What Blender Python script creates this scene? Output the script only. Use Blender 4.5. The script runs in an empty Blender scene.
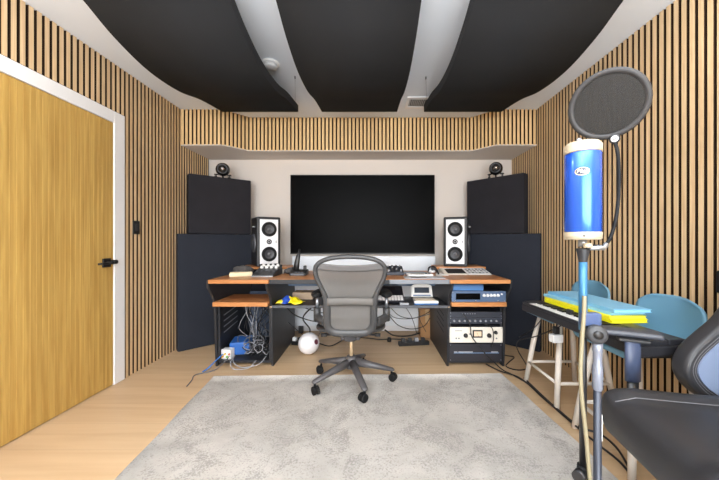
import bpy, math, random
from mathutils import Vector, Matrix

SC = bpy.context.scene
COL = SC.collection
R = math.radians
random.seed(7)

# ------------------------------------------------------------------ camera numbers
F, VX, VY, EYE = 305.0, 371.0, 240.0, 1.157
def W(px, py, d):
    return Vector(((px - VX) * d / F, d, EYE - (py - VY) * d / F))
def G(px, py, z=0.0):
    d = (EYE - z) * F / (py - VY)
    return Vector(((px - VX) * d / F, d, z))

XL, XR, YB, YF, H = -2.054, 1.791, 3.89, -1.8, 2.570

# ------------------------------------------------------------------ materials
def lin(c):
    c = c / 255.0
    return c / 12.92 if c <= 0.04045 else ((c + 0.055) / 1.055) ** 2.4
def col(r, g, b):
    return (lin(r), lin(g), lin(b), 1.0)

def mat(name, rgb, rough=0.5, metal=0.0, spec=0.5, bump=0.0, bscale=200.0, coat=0.0, vary=0.0, vscale=8.0, alpha=1.0):
    m = bpy.data.materials.new(name); m.use_nodes = True
    nt = m.node_tree; p = nt.nodes['Principled BSDF']
    p.inputs['Base Color'].default_value = col(*rgb)
    p.inputs['Roughness'].default_value = rough
    p.inputs['Metallic'].default_value = metal
    p.inputs['Specular IOR Level'].default_value = spec
    p.inputs['Coat Weight'].default_value = coat
    p.inputs['Alpha'].default_value = alpha
    tc = nt.nodes.new('ShaderNodeTexCoord')
    if vary > 0:
        n = nt.nodes.new('ShaderNodeTexNoise'); n.inputs['Scale'].default_value = vscale; n.inputs['Detail'].default_value = 6
        nt.links.new(tc.outputs['Object'], n.inputs['Vector'])
        mx = nt.nodes.new('ShaderNodeMixRGB'); mx.blend_type = 'MIX'
        c0 = col(*rgb)
        mx.inputs[1].default_value = tuple(max(0, v * (1 - vary)) for v in c0[:3]) + (1,)
        mx.inputs[2].default_value = tuple(min(1, v * (1 + vary)) for v in c0[:3]) + (1,)
        nt.links.new(n.outputs['Fac'], mx.inputs[0]); nt.links.new(mx.outputs[0], p.inputs['Base Color'])
    if bump > 0:
        n2 = nt.nodes.new('ShaderNodeTexNoise'); n2.inputs['Scale'].default_value = bscale; n2.inputs['Detail'].default_value = 4
        nt.links.new(tc.outputs['Object'], n2.inputs['Vector'])
        b = nt.nodes.new('ShaderNodeBump'); b.inputs['Strength'].default_value = bump; b.inputs['Distance'].default_value = 0.003
        nt.links.new(n2.outputs['Fac'], b.inputs['Height']); nt.links.new(b.outputs['Normal'], p.inputs['Normal'])
    return m

def wood(name, dark, light, axis='Z', rough=0.45, fine=60.0, stretch=0.03, board=None, board_axis='Y', ramp=(0.35, 0.68), spec=0.4):
    """grain stretched along an axis; board = (width, variation) tints each board"""
    m = bpy.data.materials.new(name); m.use_nodes = True
    nt = m.node_tree; p = nt.nodes['Principled BSDF']
    p.inputs['Roughness'].default_value = rough
    p.inputs['Specular IOR Level'].default_value = spec
    g = nt.nodes.new('ShaderNodeNewGeometry')
    mp = nt.nodes.new('ShaderNodeMapping'); mp.vector_type = 'POINT'
    s = [fine, fine, fine]; s['XYZ'.index(axis)] = fine * stretch
    mp.inputs['Scale'].default_value = s
    nt.links.new(g.outputs['Position'], mp.inputs['Vector'])
    n = nt.nodes.new('ShaderNodeTexNoise'); n.inputs['Scale'].default_value = 1.0; n.inputs['Detail'].default_value = 5
    n.inputs['Distortion'].default_value = 0.6
    nt.links.new(mp.outputs[0], n.inputs['Vector'])
    cr = nt.nodes.new('ShaderNodeValToRGB')
    cr.color_ramp.elements[0].position = ramp[0]; cr.color_ramp.elements[0].color = col(*dark)
    cr.color_ramp.elements[1].position = ramp[1]; cr.color_ramp.elements[1].color = col(*light)
    nt.links.new(n.outputs['Fac'], cr.inputs[0])
    out = cr.outputs[0]
    if board:
        sx = nt.nodes.new('ShaderNodeSeparateXYZ'); nt.links.new(g.outputs['Position'], sx.inputs[0])
        dv = nt.nodes.new('ShaderNodeMath'); dv.operation = 'DIVIDE'; dv.inputs[1].default_value = board[0]
        nt.links.new(sx.outputs['XYZ'.index(board_axis)], dv.inputs[0])
        fl = nt.nodes.new('ShaderNodeMath'); fl.operation = 'FLOOR'; nt.links.new(dv.outputs[0], fl.inputs[0])
        wn = nt.nodes.new('ShaderNodeTexWhiteNoise'); wn.noise_dimensions = '1D'; nt.links.new(fl.outputs[0], wn.inputs['W'])
        mr = nt.nodes.new('ShaderNodeMapRange'); mr.inputs['To Min'].default_value = 1 - board[1]; mr.inputs['To Max'].default_value = 1 + board[1]
        nt.links.new(wn.outputs['Value'], mr.inputs['Value'])
        hs = nt.nodes.new('ShaderNodeHueSaturation'); nt.links.new(mr.outputs[0], hs.inputs['Value'])
        nt.links.new(out, hs.inputs['Color']); out = hs.outputs[0]
        if len(board) > 2:      # thin joint line
            fr = nt.nodes.new('ShaderNodeMath'); fr.operation = 'FRACT'; nt.links.new(dv.outputs[0], fr.inputs[0])
            lt = nt.nodes.new('ShaderNodeMath'); lt.operation = 'LESS_THAN'; lt.inputs[1].default_value = board[2]
            nt.links.new(fr.outputs[0], lt.inputs[0])
            mx = nt.nodes.new('ShaderNodeMixRGB'); mx.inputs[2].default_value = col(*[v * 0.8 for v in dark])
            nt.links.new(lt.outputs[0], mx.inputs[0]); nt.links.new(out, mx.inputs[1]); out = mx.outputs[0]
    nt.links.new(out, p.inputs['Base Color'])
    return m

M = {}
M['slat'] = wood('slat_oak', (202, 170, 130), (222, 194, 154), 'Z', 0.55, 70, 0.03, (0.0452, 0.05), 'Y', spec=0.25)
M['slat_front'] = wood('slat_oak_front', (200, 166, 118), (222, 190, 142), 'Z', 0.55, 70, 0.03, (0.0437, 0.03), 'X', spec=0.25)
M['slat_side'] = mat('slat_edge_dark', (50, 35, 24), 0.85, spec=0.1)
M['felt'] = mat('black_felt', (34, 24, 17), 0.95, spec=0.1)
M['door'] = wood('door_oak', (172, 134, 68), (200, 164, 92), 'Z', 0.5, 42, 0.05, (0.07, 0.06), 'Y', (0.3, 0.7), spec=0.3)
M['floor'] = wood('floor_oak', (190, 160, 125), (203, 175, 140), 'X', 0.42, 14, 0.06, (0.24, 0.05, 0.006), 'Y', (0.3, 0.7), spec=0.35)
M['desk_wood'] = wood('desk_cherry', (168, 110, 64), (192, 134, 84), 'X', 0.35, 60, 0.05, spec=0.4)
M['desk_wood_right'] = M['desk_wood']
M['white_paint'] = mat('white_paint', (208, 200, 193), 0.7, spec=0.2, bump=0.05, bscale=300)
M['ceiling_paint'] = mat('ceiling_paint', (228, 233, 240), 0.8, spec=0.15)
M['trim_white'] = mat('trim_white', (232, 232, 234), 0.45)
M['cloud'] = mat('cloud_fabric', (38, 39, 41), 0.95, spec=0.12, bump=0.25, bscale=600, vary=0.12, vscale=4)
M['cloud_edge'] = mat('cloud_edge', (50, 51, 54), 0.9, spec=0.12)
M['trap'] = mat('trap_fabric', (42, 45, 53), 0.9, spec=0.15, bump=0.25, bscale=600, vary=0.15, vscale=5)
M['trap_upper'] = mat('trap_velvet', (40, 39, 43), 0.9, spec=0.15, bump=0.3, bscale=60, vary=0.25, vscale=6)
M['screen'] = mat('screen_black', (7, 7, 8), 0.35, spec=0.03)
M['plastic_black'] = mat('plastic_black', (24, 24, 26), 0.4)
M['plastic_dark'] = mat('plastic_dark', (46, 47, 50), 0.45)
M['rubber'] = mat('rubber_black', (20, 20, 21), 0.7, spec=0.25)
M['steel_black'] = mat('steel_black', (38, 39, 43), 0.45, spec=0.4)
M['steel_grey'] = mat('steel_grey', (112, 116, 122), 0.4, 0.3)
M['chrome'] = mat('chrome', (200, 200, 205), 0.15, 1.0)
M['silver'] = mat('silver', (170, 174, 182), 0.3, 0.8)
M['cream_metal'] = mat('cream_metal', (188, 174, 150), 0.4, 0.3)
M['white_plastic'] = mat('white_plastic', (226, 226, 226), 0.4)
M['cable_black'] = mat('cable_black', (28, 27, 28), 0.5)
M['cable_grey'] = mat('cable_grey', (92, 94, 100), 0.5)
M['cable_light'] = mat('cable_light', (150, 152, 158), 0.5)
M['cable_blue'] = mat('cable_blue', (40, 110, 190), 0.5)
M['cable_brass'] = mat('cable_brass', (122, 114, 90), 0.5)

# ------------------------------------------------------------------ mesh builder
def catmull(pts, sub=6):
    pts = [Vector(p) for p in pts]
    if len(pts) < 3: return pts
    P = [pts[0] * 2 - pts[1]] + pts + [pts[-1] * 2 - pts[-2]]
    out = []
    for i in range(1, len(P) - 2):
        for k in range(sub):
            t = k / sub
            a, b, c, d = P[i - 1], P[i], P[i + 1], P[i + 2]
            out.append(0.5 * ((2 * b) + (c - a) * t + (2 * a - 5 * b + 4 * c - d) * t * t + (3 * b - a - 3 * c + d) * t ** 3))
    out.append(pts[-1])
    return out

class MB:
    def __init__(self):
        self.v, self.f, self.m, self.s = [], [], [], []
    def add(self, vs, fs, mi=0, smooth=False):
        o = len(self.v)
        self.v += [Vector(p) for p in vs]
        for f in fs:
            self.f.append(tuple(i + o for i in f)); self.m.append(mi); self.s.append(smooth)
        return self
    def box(self, x0, x1, y0, y1, z0, z1, mi=0):
        vs = [(x0, y0, z0), (x1, y0, z0), (x1, y1, z0), (x0, y1, z0), (x0, y0, z1), (x1, y0, z1), (x1, y1, z1), (x0, y1, z1)]
        return self.add(vs, [(0, 3, 2, 1), (4, 5, 6, 7), (0, 1, 5, 4), (1, 2, 6, 5), (2, 3, 7, 6), (3, 0, 4, 7)], mi)
    def slat(self, x0, x1, y0, y1, z0, z1, face, mi=0, side=2):
        """box whose faces other than the one facing +x / -x carry the dark edge material"""
        k = len(self.f)
        self.box(x0, x1, y0, y1, z0, z1, side)
        self.m[k + (3 if face > 0 else 5)] = mi
        return self
    def obox(self, c, size, rot=None, mi=0):
        """box centred at c, size (x,y,z), rot = Matrix 3x3"""
        o = len(self.v)
        sx, sy, sz = [s / 2 for s in size]
        self.box(-sx, sx, -sy, sy, -sz, sz, mi)
        rot = rot or Matrix.Identity(3)
        for i in range(o, len(self.v)): self.v[i] = rot @ self.v[i] + Vector(c)
        return self
    def prism(self, poly, fn, a, b, mi=0, smooth=False):
        """poly 2-D points, fn(u,v,w)->3-D, extruded from w=a to w=b"""
        n = len(poly)
        vs = [fn(u, v, a) for u, v in poly] + [fn(u, v, b) for u, v in poly]
        self.add(vs, [tuple(range(n - 1, -1, -1)), tuple(range(n, 2 * n))], mi)
        o = len(self.v) - 2 * n
        for i in range(n):
            j = (i + 1) % n
            self.f.append((o + i, o + j, o + n + j, o + n + i)); self.m.append(mi); self.s.append(smooth)
        return self
    def tube(self, pts, r, n=8, mi=0, caps=True, smooth=True, closed=False, flat=None):
        pts = [Vector(p) for p in pts]
        rr = r if isinstance(r, (list, tuple)) else [r] * len(pts)
        L = len(pts)
        def tan(i):
            if closed: return (pts[(i + 1) % L] - pts[(i - 1) % L]).normalized()
            return (pts[min(i + 1, L - 1)] - pts[max(i - 1, 0)]).normalized()
        t = tan(0)
        u = t.orthogonal().normalized() if flat is None else (Vector(flat) - t * t.dot(Vector(flat))).normalized()
        o = len(self.v); vs = []
        for i, p in enumerate(pts):
            t = tan(i)
            if flat is not None: u = Vector(flat)
            u = (u - t * t.dot(u)).normalized(); w = t.cross(u)
            for k in range(n):
                a = 2 * math.pi * k / n
                if flat is None:
                    vs.append(p + (u * math.cos(a) + w * math.sin(a)) * rr[i])
                else:
                    ra, rb = rr[i] if isinstance(rr[i], (tuple, list)) else (rr[i], rr[i])
                    vs.append(p + u * math.cos(a) * ra + w * math.sin(a) * rb)
        fs = []
        for i in range(L if closed else L - 1):
            i2 = (i + 1) % L
            for k in range(n):
                k2 = (k + 1) % n
                fs.append((i * n + k, i * n + k2, i2 * n + k2, i2 * n + k))
        self.add(vs, fs, mi, smooth)
        if caps and not closed:
            self.f.append(tuple(o + k for k in range(n - 1, -1, -1))); self.m.append(mi); self.s.append(False)
            self.f.append(tuple(o + (L - 1) * n + k for k in range(n))); self.m.append(mi); self.s.append(False)
        return self
    def cyl(self, p0, p1, r0, r1=None, n=20, mi=0):
        return self.tube([p0, p1], [r0, r0 if r1 is None else r1], n, mi)
    def lathe(self, prof, c=(0, 0, 0), axis=(0, 0, 1), n=28, mi=0, smooth=True, mis=None):
        axis = Vector(axis).normalized(); u = axis.orthogonal().normalized(); w = axis.cross(u); c = Vector(c)
        o = len(self.v); L = len(prof)
        for r, h in prof:
            for k in range(n):
                a = 2 * math.pi * k / n
                self.v.append(c + axis * h + (u * math.cos(a) + w * math.sin(a)) * max(r, 1e-5))
        for i in range(L - 1):
            for k in range(n):
                k2 = (k + 1) % n
                self.f.append((o + i * n + k, o + i * n + k2, o + (i + 1) * n + k2, o + (i + 1) * n + k))
                self.m.append(mis[i] if mis else mi); self.s.append(smooth)
        return self
    def sphere(self, c, r, n=24, mi=0, squash=1.0):
        prof = [(r * math.sin(math.pi * i / 16), -r * squash * math.cos(math.pi * i / 16)) for i in range(17)]
        return self.lathe(prof, c, (0, 0, 1), n, mi)
    def grid(self, fn, nu, nv, mi=0, smooth=True):
        vs = [fn(i / nu, j / nv) for j in range(nv + 1) for i in range(nu + 1)]
        fs = [(j * (nu + 1) + i, j * (nu + 1) + i + 1, (j + 1) * (nu + 1) + i + 1, (j + 1) * (nu + 1) + i) for j in range(nv) for i in range(nu)]
        return self.add(vs, fs, mi, smooth)
    def xf(self, mtx):
        self.v = [mtx @ p for p in self.v]; return self
    def build(self, name, mats, parent=None, bevel=0.0, seg=2, solid=0.0, sub=0, origin=None, offset=0.0):
        """verts are world coordinates; they become local to the parent's (unrotated) base"""
        o = origin
        if o is None:
            if parent is not None: o = Vector((0, 0, 0))
            else:
                xs = [p.x for p in self.v]; ys = [p.y for p in self.v]; zs = [p.z for p in self.v]
                o = Vector(((min(xs) + max(xs)) / 2, (min(ys) + max(ys)) / 2, min(zs)))
        o = Vector(o)
        base = Vector((0, 0, 0))
        if parent is not None:
            q = parent
            while q is not None: base += q.location; q = q.parent
        me = bpy.data.meshes.new(name)
        me.from_pydata([tuple(p - o - base) for p in self.v], [], self.f)
        for i, pl in enumerate(me.polygons):
            pl.material_index = self.m[i]; pl.use_smooth = self.s[i]
        for mm in (mats if isinstance(mats, (list, tuple)) else [mats]):
            me.materials.append(mm if not isinstance(mm, str) else M[mm])
        ob = bpy.data.objects.new(name, me); COL.objects.link(ob)
        if parent is not None: ob.parent = parent
        ob.location = o
        if solid:
            md = ob.modifiers.new('solid', 'SOLIDIFY'); md.thickness = solid; md.offset = offset
        if bevel:
            md = ob.modifiers.new('bevel', 'BEVEL'); md.width = bevel; md.segments = seg; md.limit_method = 'ANGLE'; md.angle_limit = R(50)
        if sub:
            md = ob.modifiers.new('sub', 'SUBSURF'); md.levels = sub; md.render_levels = sub
        me.update()
        return ob

def tag(o, label, cat, group=None, kind=None):
    o['label'] = label; o['category'] = cat
    if group: o['group'] = group
    if kind: o['kind'] = kind
    return o
def thing(name, loc, label, cat, group=None):
    o = bpy.data.objects.new(name, None); COL.objects.link(o); o.location = loc; o.empty_display_size = 0.1
    return tag(o, label, cat, group)
def struct(o, label=None):
    o['kind'] = 'structure'
    if label: o['label'] = label; 
    return o
def copy_tree(o, parent=None):
    c = o.copy(); COL.objects.link(c)
    if parent: c.parent = parent
    for ch in [x for x in bpy.data.objects if x.parent == o]: copy_tree(ch, c)
    return c
def rotz(a): return Matrix.Rotation(a, 3, 'Z')
def at(c, a):        # local frame -> world: rotate by a about z, then move to c
    return Matrix.Translation(Vector(c)) @ Matrix.Rotation(a, 4, 'Z')

# ================================================================== ROOM
b = MB(); b.box(XL - 0.1, XR + 0.1, YF, YB + 0.1, -0.05, 0.0)
struct(b.build('floor', 'floor'))
b = MB(); b.box(XL - 0.1, XR + 0.1, YF, YB + 0.1, H, H + 0.05)
struct(b.build('ceiling', 'ceiling_paint'))
b = MB(); b.box(XL - 0.1, XR + 0.1, YB, YB + 0.1, 0.0, H)
struct(b.build('wall_back', 'white_paint'))
# front wall behind the camera, with a wide window opening
b = MB()
b.box(XL, -1.5, YF - 0.1, YF, 0, H); b.box(1.25, XR, YF - 0.1, YF, 0, H)
b.box(-1.5, 1.25, YF - 0.1, YF, 0, 0.25); b.box(-1.5, 1.25, YF - 0.1, YF, 2.3, H)
struct(b.build('wall_front', 'white_paint'))

PER, SW, SD = 0.0452, 0.0285, 0.017
DY0, DY1 = 1.52, 2.433            # door slab along the wall
FY0, FY1, FZ, DZ = 1.41, 2.541, 2.186, 2.093
# left wall: dark felt backing with oak slats; the slats stop at the door frame
b = MB()
def felt_l(y0, y1, z0, z1): b.box(XL - 0.1, XL - SD, y0, y1, z0, z1, 1)
felt_l(YF, FY0, 0, H); felt_l(FY1, YB, 0, H); felt_l(FY0, FY1, FZ, H)
k = 0; y = 2.553
ys = []
while y < YB - SW: ys.append(y); y += PER
y = 2.553 - PER
while y > YF: ys.append(y); y -= PER
for y in ys:
    z0 = FZ + 0.004 if (y + SW > FY0 and y < FY1) else 0.001
    b.slat(XL - SD, XL, y, y + SW, z0, H - 0.001, 1)
struct(b.build('wall_left', ['slat', 'felt', 'slat_side']))
b = MB()
b.box(XR + SD, XR + 0.1, YF, YB, 0, H, 1)
y = YB - SW - 0.006
while y > YF:
    b.slat(XR, XR + SD, y, y + SW, 0.001, H - 0.001, -1); y -= PER
struct(b.build('wall_right', ['slat', 'felt', 'slat_side']))

# slatted soffit (bulkhead) along the back wall
S0, S1, SZ = 3.29, 3.505, 2.179
path = [(XL + 0.001, S0), (-1.60, S0), (-1.41, S1 - 0.012), (-1.37, S1), (1.13, S1), (1.17, S1 - 0.012), (1.36, S0), (XR - 0.001, S0)]
b = MB()
poly = path + [(XR - 0.001, YB - 0.001), (XL + 0.001, YB - 0.001)]
b.prism([(x, y + 0.016) if i < len(path) else (x, y) for i, (x, y) in enumerate(poly)], lambda u, v, w: Vector((u, v, w)), SZ + 0.012, H - 0.001, 1)
b.prism([(x, y + 0.004) if i < len(path) else (x, y) for i, (x, y) in enumerate(poly)], lambda u, v, w: Vector((u, v, w)), SZ, SZ + 0.0125, 2)
# slats along the path
seglen = []
tot = 0
for i in range(len(path) - 1):
    l = math.dist(path[i], path[i + 1]); seglen.append((tot, l)); tot += l
def along(s):
    for i, (s0, l) in enumerate(seglen):
        if s <= s0 + l or i == len(seglen) - 1:
            t = (s - s0) / l
            p, q = path[i], path[i + 1]
            return Vector((p[0] + (q[0] - p[0]) * t, p[1] + (q[1] - p[1]) * t, 0)), Vector((q[0] - p[0], q[1] - p[1], 0)).normalized()
s = 0.02; P2 = 0.0437
while s < tot - 0.02:
    c, t = along(s)
    nrm = Vector((-t.y, t.x, 0))
    rot = Matrix((t, nrm, Vector((0, 0, 1)))).transposed()
    b.obox((c.x + nrm.x * 0.008, c.y + nrm.y * 0.008, (SZ + H) / 2 + 0.002), (0.027, 0.016, H - SZ - 0.008), rot, 3)
    b.obox((c.x - nrm.x * 0.0002, c.y - nrm.y * 0.0002, (SZ + H) / 2 + 0.002), (0.027, 0.001, H - SZ - 0.008), rot, 0)
    s += P2
struct(b.build('trim_1', ['slat_front', 'felt', 'white_paint', 'slat_side']))

# door, frame, handle
b = MB()
prof = []
y = DY0 + 0.002
P = 0.0352
while y < DY1 - 0.004:
    y2 = min(y + P, DY1 - 0.002)
    prof += [(y, 0.0005), (y + 0.0018, 0.0045), (y2 - 0.0018, 0.0045), (y2, 0.0005)]
    y = y2
prof += [(DY1 - 0.002, -0.04), (DY0 + 0.002, -0.04)]
pp = []
for q in prof:
    if not pp or math.dist(pp[-1], q) > 1e-5: pp.append(q)
b.prism(pp, lambda u, v, w: Vector((XL - 0.006 + v, u, w)), 0.008, DZ - 0.003)
door = struct(b.build('door_1', 'door', origin=(XL - 0.02, (DY0 + DY1) / 2, 0.008)))
b = MB()
xf0, xf1 = XL - 0.06, XL + 0.006
b.box(xf0, xf1, DY1 + 0.002, FY1 - 0.002, 0.0, FZ); b.box(xf0, xf1, FY0 + 0.002, DY0 - 0.002, 0.0, FZ)
b.box(xf0, xf1, DY0 - 0.002, DY1 + 0.002, DZ, FZ)
struct(b.build('trim_2', 'trim_white', bevel=0.003))
hy, hz = 2.365, 0.98
b = MB(); b.box(XL - 0.002, XL + 0.010, hy - 0.034, hy + 0.034, hz - 0.034, hz + 0.034)
h = b.build('door_handle', 'plastic_black', parent=door, bevel=0.002); h['label'] = 'square black rosette and lever of the oak door'
b = MB(); b.cyl((XL + 0.008, hy, hz), (XL + 0.055, hy, hz), 0.011)
b.tube([(XL + 0.05, hy + 0.008, hz), (XL + 0.052, hy - 0.06, hz), (XL + 0.050, hy - 0.12, hz - 0.002)], 0.0085, 10)
b.build('lever', 'plastic_black', parent=h)
b = MB(); b.cyl((XL + 0.0, DY1 - 0.012, hz + 0.004), (XL + 0.035, DY1 - 0.012, hz + 0.004), 0.017, n=18)
b.build('latch', 'plastic_black', parent=door)
# switch plate, outlet plate
b = MB(); b.box(XL + 0.0002, XL + 0.009, 2.625, 2.70, 1.208, 1.325)
sw = thing('light_switch', (XL + 0.001, 2.66, 1.208), 'black light switch plate on slatted wall beside the door', 'switch')
b.build('plate', 'plastic_black', parent=sw, bevel=0.002)
b = MB(); b.box(XL + 0.009, XL + 0.012, 2.645, 2.68, 1.235, 1.298); b.build('rocker', 'plastic_dark', parent=sw, bevel=0.001)
b = MB(); b.box(XR - 0.009, XR - 0.0002, 1.50, 1.577, 0.885, 1.0)
op = thing('outlet_plate', (XR - 0.001, 1.54, 0.885), 'black wall plate on right slatted wall at photo edge', 'wall plate')
b.build('plate', 'plastic_black', parent=op, bevel=0.002)

# ceiling fittings
c = W(268, 62, 2.42); c.z = H
sd = thing('smoke_detector', (-0.80, 2.43, H - 0.045), 'white round smoke detector on ceiling between black panels', 'smoke detector')
b = MB(); b.lathe([(0.001, -0.0005), (0.066, -0.0005), (0.068, -0.012), (0.064, -0.018), (0.001, -0.018)], (-0.80, 2.43, H)); b.build('base', 'white_plastic', parent=sd)
b = MB(); b.lathe([(0.001, -0.018), (0.052, -0.018), (0.050, -0.040), (0.040, -0.046), (0.001, -0.047)], (-0.80, 2.43, H)); b.build('housing', mat('detector_housing', (205, 205, 206), 0.5), parent=sd)
av = thing('air_vent', (0.46, 3.13, H - 0.01), 'white slotted air vent in ceiling by right black panel', 'air vent')
b = MB()
b.box(0.36, 0.62, 3.00, 3.045, H - 0.012, H - 0.0005); b.box(0.36, 0.62, 3.215, 3.26, H - 0.012, H - 0.0005)
b.box(0.36, 0.39, 3.045, 3.215, H - 0.012, H - 0.0005); b.box(0.59, 0.62, 3.045, 3.215, H - 0.012, H - 0.0005)
b.build('frame', 'trim_white', parent=av, bevel=0.002)
b = MB(); b.box(0.39, 0.59, 3.045, 3.215, H - 0.004, H - 0.0005); b.build('backing', mat('vent_dark', (60, 60, 62), 0.8), parent=av)
b = MB()
for i in range(11):
    x = 0.399 + i * 0.0182
    b.obox((x, 3.13, H - 0.008), (0.004, 0.168, 0.010), Matrix.Rotation(R(25), 3, 'Y'))
b.build('slats', 'trim_white', parent=av)

# curved black acoustic clouds
PROF = [(0.80, 2.45), (1.05, 2.475), (1.30, 2.45), (1.55, 2.37), (1.747, 2.303), (2.016, 2.262), (2.33, 2.284), (2.625, 2.355), (3.01, 2.414)]
prof = [(p.x, p.y) for p in catmull([(a, c + 0.007, 0) for a, c in PROF], 5)]
TH = 0.066
def cloud(x0, x1, label, anchors):
    t = thing('ceiling_panel', ((x0 + x1) / 2, 2.0, 2.2), label, 'acoustic panel', 'curved black acoustic ceiling panels')
    b = MB()
    n = len(prof)
    lo = [(y, z) for y, z in prof]; hi = [(y, z + TH) for y, z in prof]
    for xs, mi in (((x0, x1), 0),):
        vs = [(x, y, z) for x in xs for y, z in lo] + [(x, y, z) for x in xs for y, z in hi]
        fs = []; ms = []
        A, B_, C_, D_ = 0, n, 2 * n, 3 * n       # lo-left, lo-right, hi-left, hi-right
        for i in range(n - 1):
            b_ = i + 1
            fs.append((A + i, A + b_, B_ + b_, B_ + i)); ms.append(0)
            fs.append((C_ + i, D_ + i, D_ + b_, C_ + b_)); ms.append(0)
            fs.append((A + i, C_ + i, C_ + b_, A + b_)); ms.append(1)
            fs.append((B_ + i, B_ + b_, D_ + b_, D_ + i)); ms.append(1)
        fs.append((A, B_, D_, C_)); ms.append(1)
        fs.append((A + n - 1, C_ + n - 1, D_ + n - 1, B_ + n - 1)); ms.append(1)
        b.add(vs, fs); b.m = ms; b.s = [m_ == 0 for m_ in ms]
    b.build('panel', ['cloud', 'cloud_edge'], parent=t)
    for ax, ay, tx, ty in anchors:
        zt = 0
        for (ya, za), (yb, zb) in zip(prof, prof[1:]):
            if ya <= ty <= yb: zt = za + (zb - za) * (ty - ya) / (yb - ya) + TH
        b = MB(); b.cyl((ax, ay, H - 0.001), (ax, ay, H - 0.022), 0.006, n=10)
        b.cyl((ax, ay, H - 0.02), (tx, ty, zt), 0.0012, n=6)
        b.lathe([(0.001, 0.012), (0.012, 0.012), (0.014, 0), (0.001, 0)], (tx, ty, zt - 0.0005), n=12)
        b.build('hanger', 'steel_grey', parent=t)
    for sx in (x0 + 0.16, x1 - 0.16):
        b = MB(); b.cyl((sx, 1.53, 2.391), (sx, 1.527, 2.379), 0.005, n=10); b.build('screw', 'silver', parent=t)
    return t
cloud(-1.465, -0.718, 'curved black ceiling panel nearest the oak door', [(-0.655, 2.63, -0.74, 2.98), (-1.44, 2.7, -1.42, 2.95)])
cloud(-0.484, 0.257, 'curved black ceiling panel in the middle, above the television', [(-0.45, 2.5, -0.45, 2.75), (0.22, 2.5, 0.22, 2.75)])
cloud(0.522, 1.285, 'curved black ceiling panel on the pop filter side', [(0.475, 2.64, 0.545, 2.98), (1.25, 2.7, 1.25, 2.95)])

# ================================================================== RUG
def rug_mat():
    m = bpy.data.materials.new('rug_wool'); m.use_nodes = True
    nt = m.node_tree; p = nt.nodes['Principled BSDF']; p.inputs['Roughness'].default_value = 0.95; p.inputs['Specular IOR Level'].default_value = 0.1
    tc = nt.nodes.new('ShaderNodeTexCoord')
    def noise(s, d, dist=0.0):
        n = nt.nodes.new('ShaderNodeTexNoise'); n.inputs['Scale'].default_value = s; n.inputs['Detail'].default_value = d; n.inputs['Distortion'].default_value = dist
        n.inputs['Roughness'].default_value = 0.65
        nt.links.new(tc.outputs['Object'], n.inputs['Vector']); return n
    a = noise(2.2, 8, 0.6); c = noise(95, 8, 0.3); d = noise(4.5, 9, 1.2); e = noise(220, 3)
    r1 = nt.nodes.new('ShaderNodeValToRGB')          # soft wear
    r1.color_ramp.elements[0].position = 0.32; r1.color_ramp.elements[0].color = col(160, 157, 152)
    r1.color_ramp.elements[1].position = 0.62; r1.color_ramp.elements[1].color = col(187, 183, 177)
    nt.links.new(a.outputs['Fac'], r1.inputs[0])
    ad = nt.nodes.new('ShaderNodeMath'); ad.operation = 'MULTIPLY_ADD'; ad.inputs[1].default_value = 0.75
    nt.links.new(d.outputs['Fac'], ad.inputs[0]); nt.links.new(c.outputs['Fac'], ad.inputs[2])
    r2 = nt.nodes.new('ShaderNodeValToRGB')          # sparse dark speckle
    r2.color_ramp.elements[0].position = 0.87; r2.color_ramp.elements[0].color = (0, 0, 0, 1)
    r2.color_ramp.elements[1].position = 1.06; r2.color_ramp.elements[1].color = (0.6, 0.6, 0.6, 1)
    nt.links.new(ad.outputs[0], r2.inputs[0])
    mx = nt.nodes.new('ShaderNodeMixRGB'); mx.inputs[2].default_value = col(128, 125, 122)
    nt.links.new(r2.outputs[0], mx.inputs[0]); nt.links.new(r1.outputs[0], mx.inputs[1])
    nt.links.new(mx.outputs[0], p.inputs['Base Color'])
    bp = nt.nodes.new('ShaderNodeBump'); bp.inputs['Strength'].default_value = 0.5; bp.inputs['Distance'].default_value = 0.006
    nt.links.new(e.outputs['Fac'], bp.inputs['Height']); nt.links.new(bp.outputs['Normal'], p.inputs['Normal'])
    return m
M['rug'] = rug_mat()
cs = [G(213.5, 376), G(502, 373.5)]
A, B_ = Vector((-1.325, 2.57, 0)), Vector((1.115, 2.622, 0))
Cn, Dn = Vector((1.30, -0.45, 0)), Vector((-1.06, -0.45, 0))
b = MB()
N = 24
def rugf(u, v):
    lo = A.lerp(B_, u); hi = Dn.lerp(Cn, u); p = lo.lerp(hi, v)
    e = 0.003 * math.sin(40 * u + 3 * v) + 0.003 * math.sin(31 * v + 5 * u)
    return Vector((p.x + e, p.y + e * 0.6, 0.012))
b.grid(rugf, N, N)
vs, fs = b.v, b.f
n1 = N + 1
ring = [i for i in range(n1)] + [n1 * j + N for j in range(1, n1)] + [n1 * N + i for i in range(N - 1, -1, -1)] + [n1 * j for j in range(N - 1, 0, -1)]
base = [Vector((vs[i].x, vs[i].y, 0.001)) for i in ring]
o = len(b.v); b.v += base
L = len(ring)
for i in range(L):
    j = (i + 1) % L
    b.f.append((ring[i], ring[j], o + j, o + i)); b.m.append(0); b.s.append(False)
tag(b.build('area_rug', 'rug', origin=(0, 1.1, 0.0)), 'large pale grey mottled area rug on the oak floor', 'rug')

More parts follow.
